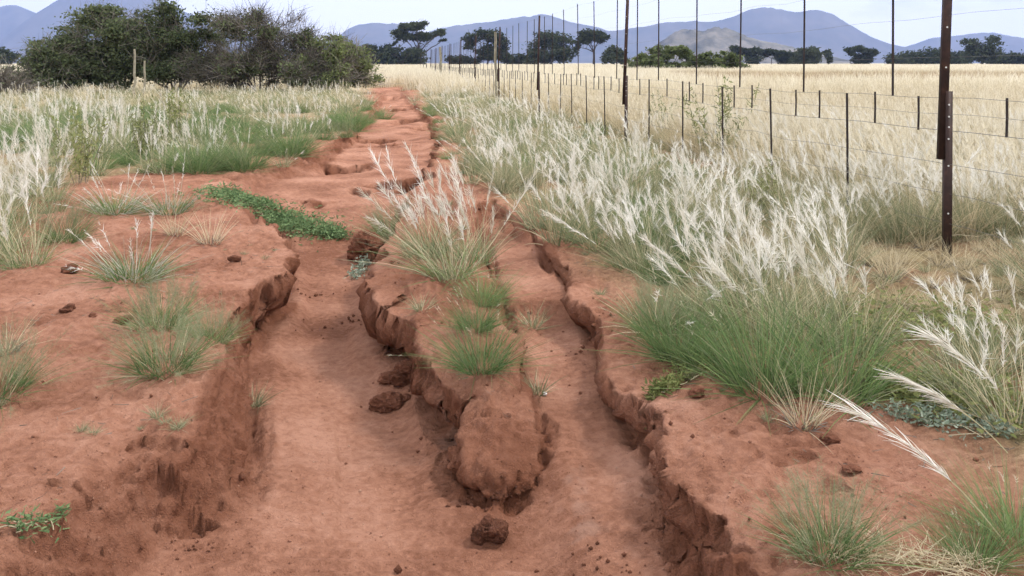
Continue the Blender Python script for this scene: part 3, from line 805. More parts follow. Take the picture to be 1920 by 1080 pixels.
pole('wooden_pole', 'pale lichen-covered wooden pole beside the distant fence posts', 931, 175, 60, .05, D=31, lean=(-.02, 0), seed=5)
pole('wooden_pole', 'pale weathered wooden pole at the far end of the fence', 826, 140, 88, .09, D=58, seed=6)

# ------------------------------------------------------------------ the game fence
clock('the game fence')
def build_fence():
    sp = 7.77
    e = bpy.data.objects.new('game_fence', None); COL.objects.link(e)
    e.location = (2.93, 5.75, 0)
    tag(e, 'tall dark steel game fence with droppers and wires running along the track', 'fence')
    dirx, diry = -.145, 1.0
    def at(k):                      # k in post spacings from the near post
        return np.array([dirx * sp * k, diry * sp * k])
    kt = np.arange(-1.5, 13.5, .05)
    zt = terrain(2.93 + dirx * sp * kt, 5.75 + diry * sp * kt)[0]
    def zg(k):
        return float(np.interp(k, kt, zt))
    # angle-iron bar
    def angle_bar(mb, x, y, z0, z1, w, th, lx=0., ly=0.):
        prof = [(0, 0), (w, 0), (w, th), (th, th), (th, w), (0, w)]
        b = [(x + a, y + c, z0) for a, c in prof]; t = [(x + a + lx, y + c + ly, z1) for a, c in prof]
        v = b + t; n = 6
        q = [(i, (i + 1) % n, n + (i + 1) % n, n + i) for i in range(n)] + [(6, 7, 8, 9), (6, 9, 10, 11), (0, 3, 2, 1), (0, 5, 4, 3)]
        mb.add(v, q)
    mb = MB(); angle_bar(mb, -.022, -.022, -.35, 1.12, .046, .007); low = mb.mesh('lower_post', ['post'])
    mb = MB(); angle_bar(mb, -.060, -.016, .66, 2.52, .046, .007, .060, 0); up = mb.mesh('upper_post', ['post'])
    mb = MB()
    tube(mb, [(0, -.0245, 0), (0, -.0295, 0)], .006, 6)
    mb.add([(math.cos(a) * .006, -.0295, math.sin(a) * .006) for a in np.arange(6) / 6 * 6.283], [(0, 1, 2, 3), (0, 3, 4, 5)])
    bolt = mb.mesh('bolt', ['bolt'])
    for k in range(0, 13):
        p = at(k); z = zg(k)
        post = link('post', low, e, (p[0], p[1], z))
        r = random.Random(k + 5)
        post.rotation_euler = (r.uniform(-.008, .008), r.uniform(-.008, .008), 0)
        if k in (1, 2, 4, 6): pass
        link('post_extension', up, post)
        if k < 2:
            for i, (bx, bz) in enumerate([(-.006, .30), (-.006, .62), (-.006, .80), (-.004, .88), (-.004, .95), (-.004, 1.03), (-.022, 1.28), (-.016, 1.55), (-.010, 1.78), (-.004, 2.05)]):
                b = link('bolt', bolt, post, (bx, .0 if bz < 1.12 else .006, bz))
    # droppers
    def rod(z0, z1, rad):
        mb = MB(); tube(mb, [(0, 0, z0), (.002, 0, (z0 + z1) / 2), (0, 0, z1)], rad, 5); return mb
    lowrod = rod(-.1, 1.06, .010).mesh('lower_dropper', ['rod'])
    uprod = rod(1.05, 2.44, .009).mesh('upper_dropper', ['rod'])
    short = rod(.83, 1.07, .008).mesh('short_dropper', ['rod'])
    rr = random.Random(3)
    def put(name, me, k, tilt=.012):
        p = at(k)
        o = link(name, me, e, (p[0], p[1], zg(k)))
        o.rotation_euler = (rr.uniform(-tilt, tilt), rr.uniform(-tilt, tilt), 0)
    for n in range(0, 9):
        for f in (.165, .335, .505, .67, .84):
            put('lower_dropper', lowrod, n + f + rr.uniform(-.01, .01), .02)
        for f in (.05, .11, .23, .28, .40, .45, .57, .62, .75, .90) if n < 6 else (.1, .3, .6):
            put('short_dropper', short, n + f + rr.uniform(-.012, .012))
        for f in (.082, .255, .43, .60, .78, .92):
            put('upper_dropper', uprod, n + f + rr.uniform(-.012, .012))
    put('short_dropper', short, -.07)
    # wires
    for hz, rad in ((.22, .0014), (.42, .0014), (.62, .0014), (.845, .0018), (.955, .0011), (1.065, .0014), (1.34, .0008), (1.62, .0008), (1.90, .0008), (2.18, .0008), (2.44, .0009)):
        ks = np.concatenate([np.arange(-1.2, 2, 1 / 12), np.arange(2, 12.01, .25)])
        pts = [(*at(k), zg(k) + hz - .022 * math.sin((k % 1) * math.pi) + .004 * math.sin(k * 40 + hz * 9)) for k in ks]
        mb = MB(); tube(mb, pts, rad, 4)
        link('wire', mb.mesh('wire', ['wire']), e)
build_fence()

# ------------------------------------------------------------------ grass clumps: the clumps one can pick out, each its own object
clock('grass clumps: the clumps one can pick out, each its own object')
WIND = [-.20, -.05, .0]
def clump(kind, seed, sc=1.0, lod=1.0):
    """meshes of one clump: (leaves, seed heads); lod > 1 is coarser"""
    r = np.random.default_rng(seed)
    a, b = MB(), MB()
    w = lod
    n = lambda k: max(3, int(k / lod ** 1.3))
    if kind == 'feather':              # green foot, tall culms with silvery plumes
        blades(a, r, n(75), .11, .14, .34, .8, .0042 * w, 0, WIND, .4)
        blades(a, r, n(115), .13, .18, .46, .8, .0038 * w, 1, WIND, .4)
        blades(a, r, n(50), .13, .25, .55, .6, .0030 * w, 2, WIND, .4)
        plumes(a, b, r, max(4, int(11.5 / w ** 1.5)), .10, .34, .84, .30, (WIND[0], -.04, 0), .44, max(26, int(56 / w)), .075, .0038 * w, .0030 * w, 2, 0, fluff=.34)
        return a, ['green', 'greygreen', 'paleculm'], b, ['plume']
    if kind == 'straw':
        blades(a, r, n(150), .11, .22, .50, .5, .0042 * w, 0, WIND, .3)
        blades(a, r, n(60), .11, .15, .36, .6, .004 * w, 1, WIND, .3)
        plumes(a, b, r, max(8, int(16 / w ** .5)), .11, .44, .76, .27, (-.15, -.03, 0), .28, max(12, int(30 / w)), .052, .0036 * w, .003 * w, 0, 0, fluff=.34)
        return a, ['straw', 'greygreen'], b, ['cream']
    if kind == 'mixed':                # greyer, part plume part straw
        blades(a, r, n(150), .12, .2, .46, .6, .0040 * w, 0, WIND, .35)
        blades(a, r, n(60), .12, .2, .5, .6, .004 * w, 1, WIND, .35)
        plumes(a, b, r, max(3, int(10 / w ** 1.5)), .10, .36, .74, .32, (-.18, -.03, 0), .30, max(14, int(38 / w)), .058, .0036 * w, .003 * w, 2, 0, fluff=.34)
        return a, ['greygreen', 'straw', 'paleculm'], b, ['plume']
    if kind == 'green':                # dense green dome, a few heads
        blades(a, r, n(55), .16, .06, .16, 1.45, .0036 * w, 1, (0, 0, 0), .1)
        blades(a, r, n(420), .13, .18, .40, .85, .0034 * w, 0, (-.05, 0, 0), .35, out=.4)
        blades(a, r, n(60), .13, .2, .42, .8, .003 * w, 1, (-.05, 0, 0), .3)
        plumes(a, b, r, n(8), .1, .34, .5, .35, (-.15, 0, 0), .2, 12, .02, .002 * w, .0022 * w, 1, 0)
        return a, ['green', 'greygreen'], b, ['cream']
    if kind == 'wispy':                # short leaves under a haze of hair-fine flowering stalks
        blades(a, r, n(300), .10, .10, .25, .9, .0030 * w, 0, (0, 0, 0), .3)
        blades(a, r, n(50), .13, .05, .12, 1.45, .003 * w, 2, (0, 0, 0), .1)
        blades(a, r, n(60), .09, .08, .2, 1.0, .003 * w, 2, (0, 0, 0), .3)
        plumes(a, b, r, n(85), .10, .16, .34, .62, (0, 0, 0), .6, 50, .040, .00085 * w, .0009 * w, 1, 0, fluff=1.1)
        return a, ['green', 'greygreen', 'straw'], b, ['greygreen']
    if kind == 'silver':               # half-dry clump, pale leaning blades
        blades(a, r, n(120), .12, .12, .28, 1.0, .0042 * w, 0, (-.05, -.05, 0), .4)
        blades(a, r, n(260), .12, .10, .24, .9, .0036 * w, 1, (0, 0, 0), .4)
        plumes(a, b, r, n(9), .1, .26, .44, .55, (-.1, 0, 0), .4, 24, .03, .003 * w, .003 * w, 0, 0)
        return a, ['silver', 'green'], b, ['plume']
    if kind == 'dry':                  # thin dry tuft
        blades(a, r, n(70), .05, .14, .30, .65, .0034 * w, 0, (0, 0, 0), .25)
        blades(a, r, n(70), .06, .04, .10, 1.1, .004 * w, 1, (0, 0, 0), .3)
        return a, ['straw', 'twig'], None, None
    if kind == 'sprig':
        blades(a, r, n(70), .035, .06, .16, .85, .0036 * w, 0, (0, 0, 0), .35)
        blades(a, r, n(30), .035, .05, .14, .9, .003 * w, 1, (0, 0, 0), .3)
        return a, ['greygreen', 'straw'], None, None
    if kind == 'weed':                 # upright leafy weed stems
        for k in range(n(16)):
            az = r.random() * 6.283; d0 = polar(np.array([az]), np.array([abs(r.normal()) * .22]))[0]
            bp = np.array([math.cos(az), math.sin(az), 0]) * .18 * r.random()
            L = r.uniform(.5, .95)
            ribbons(a, bp[None], d0[None], np.array([L]), np.array([.007 * w]), np.array([[r.normal() * .08, r.normal() * .08, 0]]), 5, 1, r, tip=.4)
            m = int(44)
            s = r.uniform(.15, 1, m)
            ps = bp + d0 * (L * s)[:, None] + r.normal(size=(m, 3)) * .012
            ribbons(a, ps, unit(r.normal(size=(m, 3)) + np.array([0, 0, .5])), r.uniform(.03, .075, m), np.full(m, .014 * w), r.normal(size=(m, 3)) * .3, 2, 0, r, tip=.2)
        return a, ['olive', 'twig'], None, None

def tussock(label, px, py, kind, seed, sc=1.0, name='grass_tussock', cat='grass tussock', group='grass tussocks near the track', rz=0., sz=1.0):
    x, y, z = hit(px, py)
    a, am, b, bm = clump(kind, seed)
    e = bpy.data.objects.new(name, None); COL.objects.link(e)
    e.location = (x, y, z - .005); e.scale = (sc, sc, sc * sz); e.rotation_euler = (0, 0, rz)
    tag(e, label, cat, group)
    tag(link('leaves', a.mesh('leaves', am), e), 'thin curving blades', kind='stuff')
    if b is not None and b.n: tag(link('seed_heads', b.mesh('seed_heads', bm), e), 'pale feathery seed heads', kind='stuff')
    return e
T = tussock
# left bank
T('wispy grey-green tuft at the front of the left bank', 310, 690, 'wispy', 11, 1.05)
T('wispy green tuft just behind the front tuft on the left bank', 300, 612, 'wispy', 12, 1.05)
T('faint grey wispy tuft right of the pair on the left bank', 398, 640, 'wispy', 13, .75)
T('silvery half-dry tussock behind the wispy tufts on the left bank', 250, 520, 'silver', 14, 1.25)
T('tall green plumed tussock at the left edge of the bare bank', 48, 496, 'feather', 15, 1.0)
T('tiny grey sprig growing at the foot of the left bank', 475, 757, 'sprig', 16, .95)
T('wispy tuft cut by the left edge of the picture', -8, 740, 'wispy', 17, 1.0)
T('straw-coloured dry tuft at the left edge of the bare bank', 12, 655, 'dry', 18, .8)
T('silvery tussock left of the pair behind the bare bank', 215, 398, 'silver', 19, 1.25)
T('silvery tussock right of the pair behind the bare bank', 315, 400, 'silver', 20, 1.2)
T('pink-brown dry grass stalks near the left bank edge', 395, 455, 'dry', 21, 1.15)
T('pale dry grass stalks in front of the silvery pair', 330, 440, 'dry', 22, 1.0)
T('yellow-green leafy weed left of the silvery pair', 145, 345, 'weed', 23, .95, 'leafy_weed', 'weed')
T('green plumed tussock left of the yellow-green weed', 30, 420, 'feather', 24, 1.0)
T('tall plumed tussock at the left edge in front of the field', -5, 470, 'feather', 25, 1.05)
T('low wispy tussock right of the tall green plumed one', 120, 450, 'wispy', 26, 1.15)
T('green tussock at the front of the left grass belt', 455, 318, 'green', 27, 1.5)
T('green tussock left of the front one in the left grass belt', 370, 322, 'green', 28, 1.5)
T('green tussock at the track edge of the left grass belt', 545, 292, 'green', 29, 1.5)
T('green tussock far along the left track edge', 655, 245, 'green', 30, 1.7)
T('dark green leafy weed rising from the left grass belt', 275, 300, 'weed', 61, .95, 'leafy_weed', 'weed')
T('second leafy weed right of the dark green one in the left belt', 330, 275, 'weed', 62, 1.0, 'leafy_weed', 'weed')
# the centre ridge
T('thick green tussock in front on the centre ridge', 900, 688, 'green', 31, .72)
T('small green tussock in the middle of the centre ridge', 893, 615, 'green', 32, .55)
T('small green tussock behind the middle one on the centre ridge', 905, 566, 'green', 33, .66)
T('tall plumed tussock at the back of the centre ridge', 845, 515, 'feather', 34, 1.1)
T('plumed tussock at the crest of the centre ridge', 800, 475, 'feather', 35, 1.05)
T('pale green plumed tussock beside the tall one on the ridge', 890, 490, 'feather', 36, .95)
T('wispy grey tuft over the left edge of the centre ridge', 735, 440, 'wispy', 37, 1.3)
T('green sprig on the right flank of the ridge tip', 1008, 735, 'sprig', 38, .9)
T('small grass sprig in the mouth of the right gully', 1000, 612, 'sprig', 39, 1.2)
T('thin dry sprig on the ridge left of the green tussocks', 790, 580, 'sprig', 40, .9)
# right bank
T('round green tussock at the edge of the right bank', 1272, 662, 'green', 41, .85, sz=1.1)
T('large dark green tussock on the right bank', 1432, 722, 'green', 42, 1.05, sz=1.15)
T('large green tussock with white plumes leaning left over it', 1565, 738, 'green', 43, 1.05, sz=1.15)
T('white-plumed tussock behind the large green pair', 1500, 640, 'feather', 44, 1.05)
T('white-plumed tussock behind the round green one', 1330, 600, 'feather', 45, .95)
T('white-plumed tussock between the large green tussock and the round one', 1410, 625, 'feather', 63, 1.0)
T('white-plumed tussock right of the large green pair', 1600, 655, 'feather', 64, .95)
T('white-plumed tussock at the gully head on the right', 1190, 510, 'feather', 46, .8)
T('brown dry tuft with a dark foot on bare sand', 1505, 792, 'dry', 47, .95)
T('fine green tuft on bare sand in the lower right', 1555, 1032, 'wispy', 48, .78)
T('green tussock cut by the right edge in the lower right corner', 1905, 1010, 'green', 49, .62, rz=.3)
T('low green tuft beside the tussock in the lower right corner', 1830, 1050, 'green', 50, .42)
T('long-plumed tussock at the right edge above the creeping mat', 1900, 800, 'mixed', 51, .85)
T('pale bent plumed tussock left of the right-edge one', 1800, 745, 'mixed', 52, .72)
T('white dry wisp hanging on the right gully wall', 1150, 712, 'dry', 53, .5)
T('dark leafy weed left of the pair by the fence', 1240, 262, 'weed', 54, 1.0, 'leafy_weed', 'weed')
T('tall dark leafy weed right of the pair by the fence', 1345, 300, 'weed', 55, 1.2, 'leafy_weed', 'weed')
T('small green weed between the white plumes and fence', 1425, 410, 'weed', 56, .55, 'leafy_weed', 'weed')

# one long drooping plume reaching over the bare sand from the right corner
def long_plume(label, px, py, dx, dz, L, seed, dy=-.02):
    x, y, z = hit(px, py)
    r = np.random.default_rng(seed)
    a, b = MB(), MB()
    e = bpy.data.objects.new('grass_plume', None); COL.objects.link(e); e.location = (x, y, z)
    tag(e, label, 'grass plume', 'long grass plumes in the lower right')
    base = np.zeros((1, 3)); d = unit(np.array([[dx, dy, dz]])); bend = np.array([[-.15, 0, -.19]])
    ribbons(a, base, d, np.array([L]), np.array([.004]), bend, 8, 0, r, tip=.6)
    n = 90
    s = .45 + .55 * np.sort(np.concatenate([r.uniform(0, 1, n - 40), r.normal(r.choice([.2, .45, .7, .9], 40), .03)]))
    P = L * (d * s[:, None] + bend * (s ** 2)[:, None])
    Tn = unit(d + 2 * bend * s[:, None])
    D = unit(Tn + r.normal(size=(n, 3)) * .17)
    hl = r.uniform(.04, .13, n)
    ribbons(b, P, D, hl, np.full(n, .0032), np.tile([[-.05, 0, -.12]], (n, 1)), 2, 0, r, tip=.2)
    link('stem', a.mesh('stem', ['paleculm']), e); tag(link('seed_head', b.mesh('seed_head', ['plume']), e), 'white feathery seed head', kind='stuff')
long_plume('long white plume arching left over bare sand in the lower right', 1905, 1050, -.55, .83, .62, 5)
long_plume('upper white plume arching left at the right edge', 1915, 800, -.55, .9, .50, 6)
long_plume('second white plume arching left at the right edge', 1890, 850, -.7, .8, .46, 7)

# ------------------------------------------------------------------ creeping plants
clock('creeping plants')
def creeper(name, label, pts_px, halfw, n, seed, leaf=.03, leafmat='herb', cat='creeping plant', height=.04, slim=.6):
    """mat of small leaves on runners along a line on the ground"""
    r = np.random.default_rng(seed)
    P = np.array([hit(px, py) for px, py in pts_px])
    s = np.linspace(0, 1, len(P))
    u = r.random(n)
    c = np.stack([np.interp(u, s, P[:, k]) for k in range(2)], 1)
    hw = np.interp(u, s, halfw)
    c += r.normal(size=(n, 2)) * .5 * hw[:, None] * (.6 + 1.3 * np.clip(fbm2(c[:, 0] * 6, c[:, 1] * 6, 2, seed) + .4, 0, 1))[:, None]
    z, ox, oy, _, _ = terrain(c[:, 0], c[:, 1])
    c3 = np.stack([c[:, 0], c[:, 1], z + r.random(n) ** 1.5 * height + .006], 1)
    o0 = P.mean(0)
    c3 -= o0
    a, b = MB(), MB()
    d = unit(r.normal(size=(n, 3)) * np.array([1, 1, .35]) + np.array([0, 0, .3]))
    ribbons(a, c3, d, r.uniform(.6, 1.3, n) * leaf, r.uniform(.5, .9, n) * leaf * slim, r.normal(size=(n, 3)) * .2, 2, 0, r, tip=.3)
    e = bpy.data.objects.new(name, None); COL.objects.link(e); e.location = o0
    tag(e, label, cat, 'creeping plants on the banks')
    tag(link('leaves', a.mesh('leaves', [leafmat]), e), 'mat of small leaves', kind='stuff')
    m = max(6, n // 120)
    for k in range(m):
        i, j = r.integers(0, n, 2)
        if np.linalg.norm(c3[i] - c3[j]) > .6: j = (i + 1) % n
        if np.linalg.norm(c3[i] - c3[j]) > .6: continue
        q = np.linspace(0, 1, 5)[:, None]
        pts = c3[i] + (c3[j] - c3[i]) * q
        zz = terrain(pts[:, 0] + o0[0], pts[:, 1] + o0[1])[0] - o0[2]
        pts[:, 2] = zz + .008
        tube(b, pts, .0022, 4)
    if b.n: tag(link('runners', b.mesh('runners', ['straw']), e), 'thin runners along the ground', kind='stuff')
creeper('creeping_herb', 'bright green creeping mat along the back edge of the left bank', [(425, 360), (470, 385), (520, 405), (570, 432), (640, 448)], [.42, .36, .24, .22, .10], 5200, 1, .034, height=.06)
creeper('creeping_herb', 'blue-green creeping mat under the grass at the right edge', [(1660, 775), (1740, 790), (1800, 800), (1890, 815)], [.05, .10, .12, .10], 800, 2, .019)
creeper('creeping_herb', 'yellowish runner spilling over the right bank edge', [(1215, 775), (1245, 735), (1290, 705), (1350, 690)], [.03, .04, .06, .09], 700, 3, .022)
creeper('creeping_herb', 'green creeping herb in the lower left corner', [(-20, 985), (30, 995), (75, 988), (125, 972)], [.05, .04, .02, .01], 190, 4, .022, height=.04, slim=.4)
creeper('creeping_herb', 'grey-blue leafy herb at the left foot of the ridge', [(688, 488), (676, 505), (668, 525)], [.06, .06, .05], 260, 5, .035, height=.05)
creeper('creeping_herb', 'low tangled herb carpet below the large green tussocks', [(1650, 720), (1720, 745), (1800, 760), (1900, 765)], [.12, .16, .2, .2], 1700, 6, .03, height=.08)
creeper('creeping_herb', 'low yellow-green herb carpet left of the near fence post', [(1620, 640), (1690, 610), (1760, 600), (1860, 640)], [.25, .35, .4, .4], 1500, 7, .030, height=.08)
creeper('creeping_herb', 'dry straw litter on the sand in the lower right corner', [(1590, 1060), (1660, 1045), (1760, 1060), (1850, 1070)], [.04, .05, .06, .06], 520, 8, .05, height=.015, slim=.07)
for k in ('creeping_herb.001', 'creeping_herb.004'):
    bpy.data.objects[k].children[0].data.materials[0] = M['blueherb']
for k in ('creeping_herb.002', 'creeping_herb.006', 'creeping_herb.005'):
    bpy.data.objects[k].children[0].data.materials[0] = M['olive']
bpy.data.objects['creeping_herb'].children[0].data.materials[0] = M['herb']
bpy.data.objects['creeping_herb.003'].children[0].data.materials[0] = M['herb']
bpy.data.objects['creeping_herb.007'].children[0].data.materials[0] = M['straw']

# ------------------------------------------------------------------ clods
clock('clods')
def clod_mesh(seed, sub=4):
    import bmesh
    bm = bmesh.new(); bmesh.ops.create_icosphere(bm, subdivisions=sub, radius=1)
    v = np.array([p.co[:] for p in bm.verts])
    n = fbm3(v[:, 0] * 1.1 + seed * 3.1, v[:, 1] * 1.1, v[:, 2] * 1.1, 2, seed) * .85 - np.abs(fbm3(v[:, 0] * 2.6, v[:, 1] * 2.6 + seed, v[:, 2] * 2.6, 4, seed + 7, .7)) * .75 + .15
    v = v * (1 + n)[:, None]
    v[:, 2] = np.maximum(v[:, 2], -.55)
    for p, c in zip(bm.verts, v): p.co = c
    me = bpy.data.meshes.new('clod'); bm.to_mesh(me); bm.free()
    me.materials.append(M['clod'])
    me.polygons.foreach_set('use_smooth', np.ones(len(me.polygons), bool))
    me.update()
    return me
CL = [clod_mesh(k, 5) for k in range(3)] + [clod_mesh(k, 4) for k in range(3, 7)]
def clod(label, px, py, sx, sy, sz, k, rz=0.):
    x, y, z = hit(px, py)
    o = link('soil_clod', CL[k], None, (x, y + sy * .5, z + sz * .48), rz)
    o.scale = (sx, sy, sz)
    tag(o, label, 'soil clod', 'soil clods')
clod('dark crumbly clod lying alone in front of the ridge tip', 915, 1018, .050, .046, .048, 0)
clod('flat reddish clod on the floor left of the ridge', 727, 770, .075, .055, .045, 1, .3)
clod('dark clod leaning on the ridge wall behind the flat one', 765, 720, .085, .06, .07, 2, .5)
clod('dark clod left of the one leaning on the ridge wall', 730, 720, .05, .04, .03, 3)
clod('small dark clod right of the flat clod', 762, 752, .025, .025, .022, 4)
clod('large dark block fallen beside the back of the ridge', 682, 488, .12, .17, .13, 1, .8)
clod('pair-sized dark clod on the bare left bank', 125, 586, .035, .03, .022, 5)
clod('dark clod left of the wispy tufts on the left bank', 230, 607, .045, .035, .025, 6)
clod('dark clod beside the silvery tussock on the left bank', 130, 512, .05, .04, .03, 3, 1.)
clod('small dark clod near the edge of the left bank', 440, 490, .04, .03, .025, 4, .4)
clod('tiny dark clod in the left bank behind the wispy tuft', 172, 596, .018, .018, .012, 5, 1.)
clod('flat dark clod on bare sand behind the fine green tuft', 1600, 886, .03, .022, .010, 6)
clod('small dark clod under the dry tuft on bare sand', 1560, 830, .03, .025, .015, 4)
clod('dark crumb on bare sand near the right bank lip', 1310, 745, .03, .025, .02, 3)
o = link('white_stone', CL[4].copy(), None); x, y, z = hit(1022, 742); o.location = (x, y, z + .006); o.scale = (.010, .009, .008)
o.data.materials.clear(); o.data.materials.append(M['pebble']); tag(o, 'small white stone at the foot of the ridge tip', 'stone')

# loose crumbs strewn over the sand
def crumbs():
    r = np.random.default_rng(77)
    n = 520
    Y = r.uniform(2.2, 9, n); X = r.uniform(-2.4, 2.0, n)
    z, _, _, wl, ins = terrain(X, Y)
    mb = MB()
    oct_v = np.array([(1, 0, 0), (-1, 0, 0), (0, 1, 0), (0, -1, 0), (0, 0, 1), (0, 0, -1)], float)
    oct_t = np.array([(0, 2, 4), (2, 1, 4), (1, 3, 4), (3, 0, 4), (2, 0, 5), (1, 2, 5), (3, 1, 5), (0, 3, 5)])
    near_wall = np.exp(-np.abs(ins) / .25)
    for k in range(n):
        if r.random() > .25 + .75 * near_wall[k]: continue
        s = r.uniform(.003, .010) * (1 + 1.0 * (r.random() > .93))
        v = oct_v * s * r.uniform(.6, 1.3, (6, 3)) + np.array([X[k], Y[k], z[k] + s * .4])
        mb.add(v, t=oct_t)
    for px, py, sp_, m, hi in [(1100, 1050, .09, 16, .010), (1160, 1066, .06, 10, .009), (750, 705, .07, 40, .018), (360, 1010, .08, 22, .010), (900, 935, .06, 25, .014), (560, 545, .10, 30, .02), (690, 600, .12, 30, .02), (1110, 650, .10, 30, .016)]:
        cx, cy, _ = hit(px, py)
        qx = cx + r.normal(size=m) * sp_; qy = cy + r.normal(size=m) * sp_ * .7
        qz = terrain(qx, qy)[0]
        for a, b, c in zip(qx, qy, qz):
            sz_ = r.uniform(.004, hi) * r.random() ** .4
            mb.add(oct_v * sz_ * r.uniform(.6, 1.3, (6, 3)) + np.array([a, b, c + sz_ * .4]), t=oct_t)
    m = 9000
    gy = 2.0 + 7.5 * r.random(m) ** 1.6; gx = r.uniform(-.66, .5, m) * gy
    tz = terrain(gx, gy)
    ok = (r.random(m) < .25 + .75 * np.clip(fbm2(gx * 2.3, gy * 2.3, 3, 411) + .3, 0, 1)) & (tz[3] < .6)
    gx, gy, gzv = gx[ok], gy[ok], tz[0][ok]
    m = len(gx)
    gs = r.uniform(.0015, .0048, m) * np.where(r.random(m) > .95, 1.8, 1)
    gv = oct_v[None] * gs[:, None, None] * r.uniform(.6, 1.3, (m, 6, 3)) + np.stack([gx, gy, gzv + gs * .3], 1)[:, None, :]
    gt_ = (np.arange(m)[:, None, None] * 6 + oct_t[None]).reshape(-1, 3)
    mg = MB(); mg.add(gv.reshape(-1, 3), t=gt_)
    tag(link('soil_grit', mg.mesh('soil_grit', ['grit'])), 'fine grit and small pebbles on the sand', kind='stuff')
    o = link('soil_crumbs', mb.mesh('soil_crumbs', ['clod']))
    tag(o, 'loose dark crumbs of soil strewn over the sand', kind='stuff')
crumbs()

def straw_bits():
    r = np.random.default_rng(79)
    n = 2600
    Y = r.uniform(2.2, 9, n); X = r.uniform(-3.2, 2.4, n)
    z, _, _, wl, ins = terrain(X, Y)
    cl = fbm2(X * 1.6, Y * 1.6, 3, 305)
    k = (ins < -.03) & (cl > .02 - .25 * (r.random(n) < .25)) & (wl < .5)
    b = np.stack([X, Y, z + .006], 1)[k]
    m = len(b)
    d = unit(np.stack([r.normal(size=m), r.normal(size=m), r.normal(size=m) * .12], 1))
    mb = MB()
    ribbons(mb, b, d, r.uniform(.015, .07, m), np.full(m, .0026), r.normal(size=(m, 3)) * np.array([.2, .2, .05]), 2, 0, r, tip=.6)
    tag(link('dead_straw', mb.mesh('dead_straw', ['twig'])), 'bits of dead straw lying on the bare banks', kind='stuff')
straw_bits()

# ------------------------------------------------------------------ massed grass (stuff), instanced clumps
clock('massed grass (stuff), instanced clumps')
def proto(name, kind, seeds, lod):
    out = []
    for s in seeds:
        a, am, b, bm = clump(kind, s, lod=lod)
        mats = list(am)
        if b is not None:
            for q, mm in zip(b.t, b.tm): pass
            off = len(mats); mats += bm
            a.add(np.concatenate(b.v), t=np.concatenate(b.t), mat=off, tint=np.concatenate(b.tint))
        out.append(bpy.data.objects.new(name, a.mesh(name, mats)))
    return out

def patch(name, r, size, kinds, count, height, lod):
    """a square patch of thin field grass seen from afar"""
    mb = MB()
    mats = ['straw', 'greygreen', 'cream', 'plume', 'tan']
    n = count
    base = np.stack([r.uniform(-size / 2, size / 2, n), r.uniform(-size / 2, size / 2, n), np.full(n, -.02)], 1)
    for m, frac, hmin, hmax, w in kinds:
        k = r.random(n) < frac
        b = base[k]; kk = len(b)
        b = b + np.append(r.normal(size=2) * .1, 0)
        d = unit(polar(r.random(kk) * 6.283, np.abs(r.normal(size=kk)) * .28) + np.array([-.10, 0, 0]))
        ribbons(mb, b, d, r.uniform(hmin, hmax, kk) * height, np.full(kk, w * lod), r.normal(size=(kk, 3)) * .12 + np.array([-.12, 0, -.05]), 3, mats.index(m), r, tip=.45)
    return bpy.data.objects.new(name, mb.mesh(name, mats))

def scatter(name, label, protos, pts, scale, rot):
    me = bpy.data.meshes.new(name)
    n = len(pts)
    me.vertices.add(n); me.vertices.foreach_set('co', np.asarray(pts, float).ravel())
    me.attributes.new('rot', 'FLOAT_VECTOR', 'POINT').data.foreach_set('vector', np.stack([np.zeros(n), np.zeros(n), rot], 1).ravel())
    me.attributes.new('scl', 'FLOAT_VECTOR', 'POINT').data.foreach_set('vector', np.asarray(scale, float).ravel())
    me.attributes.new('pick', 'INT', 'POINT').data.foreach_set('value', rng.integers(0, len(protos), n).astype(np.int32))
    o = link(name, me)
    tag(o, label, kind='stuff')
    ng = bpy.data.node_groups.new(name + '_scatter', 'GeometryNodeTree')
    ng.interface.new_socket('Geometry', in_out='INPUT', socket_type='NodeSocketGeometry')
    ng.interface.new_socket('Geometry', in_out='OUTPUT', socket_type='NodeSocketGeometry')
    N, L = ng.nodes, ng.links
    gi, go = N.new('NodeGroupInput'), N.new('NodeGroupOutput')
    jn = N.new('GeometryNodeJoinGeometry')
    def attr(nm, ty):
        a = N.new('GeometryNodeInputNamedAttribute'); a.data_type = ty; a.inputs['Name'].default_value = nm
        return a.outputs['Attribute']
    ar, as_, ap = attr('rot', 'FLOAT_VECTOR'), attr('scl', 'FLOAT_VECTOR'), attr('pick', 'INT')
    for k, p in enumerate(protos):
        oi = N.new('GeometryNodeObjectInfo'); oi.inputs['Object'].default_value = p
        cp = N.new('FunctionNodeCompare'); cp.data_type = 'INT'; cp.operation = 'EQUAL'
        ins_ = [s for s in cp.inputs if s.type == 'INT']
        ins_[1].default_value = k
        L.new(ap, ins_[0])
        ip = N.new('GeometryNodeInstanceOnPoints')
        L.new(gi.outputs[0], ip.inputs['Points']); L.new(cp.outputs['Result'], ip.inputs['Selection'])
        L.new(oi.outputs['Geometry'], ip.inputs['Instance']); L.new(ar, ip.inputs['Rotation']); L.new(as_, ip.inputs['Scale'])
        L.new(ip.outputs['Instances'], jn.inputs['Geometry'])
    L.new(jn.outputs['Geometry'], go.inputs[0])
    md = o.modifiers.new('scatter', 'NODES'); md.node_group = ng
    print(name, n)
    return o

def jitter_grid(y0, y1, dens_step, xmin, xmax):
    """points between two depths, xmin and xmax are functions of depth"""
    out = []
    y = y0
    while y < y1:
        st = dens_step(y)
        a, b = xmin(y), xmax(y)
        k = int((b - a) / st)
        if k > 0:
            xs = a + (np.arange(k) + rng.random(k)) * st
            out.append(np.stack([xs, y + (rng.random(k) - .5) * st], 1))
        y += st * .9
    return np.concatenate(out)

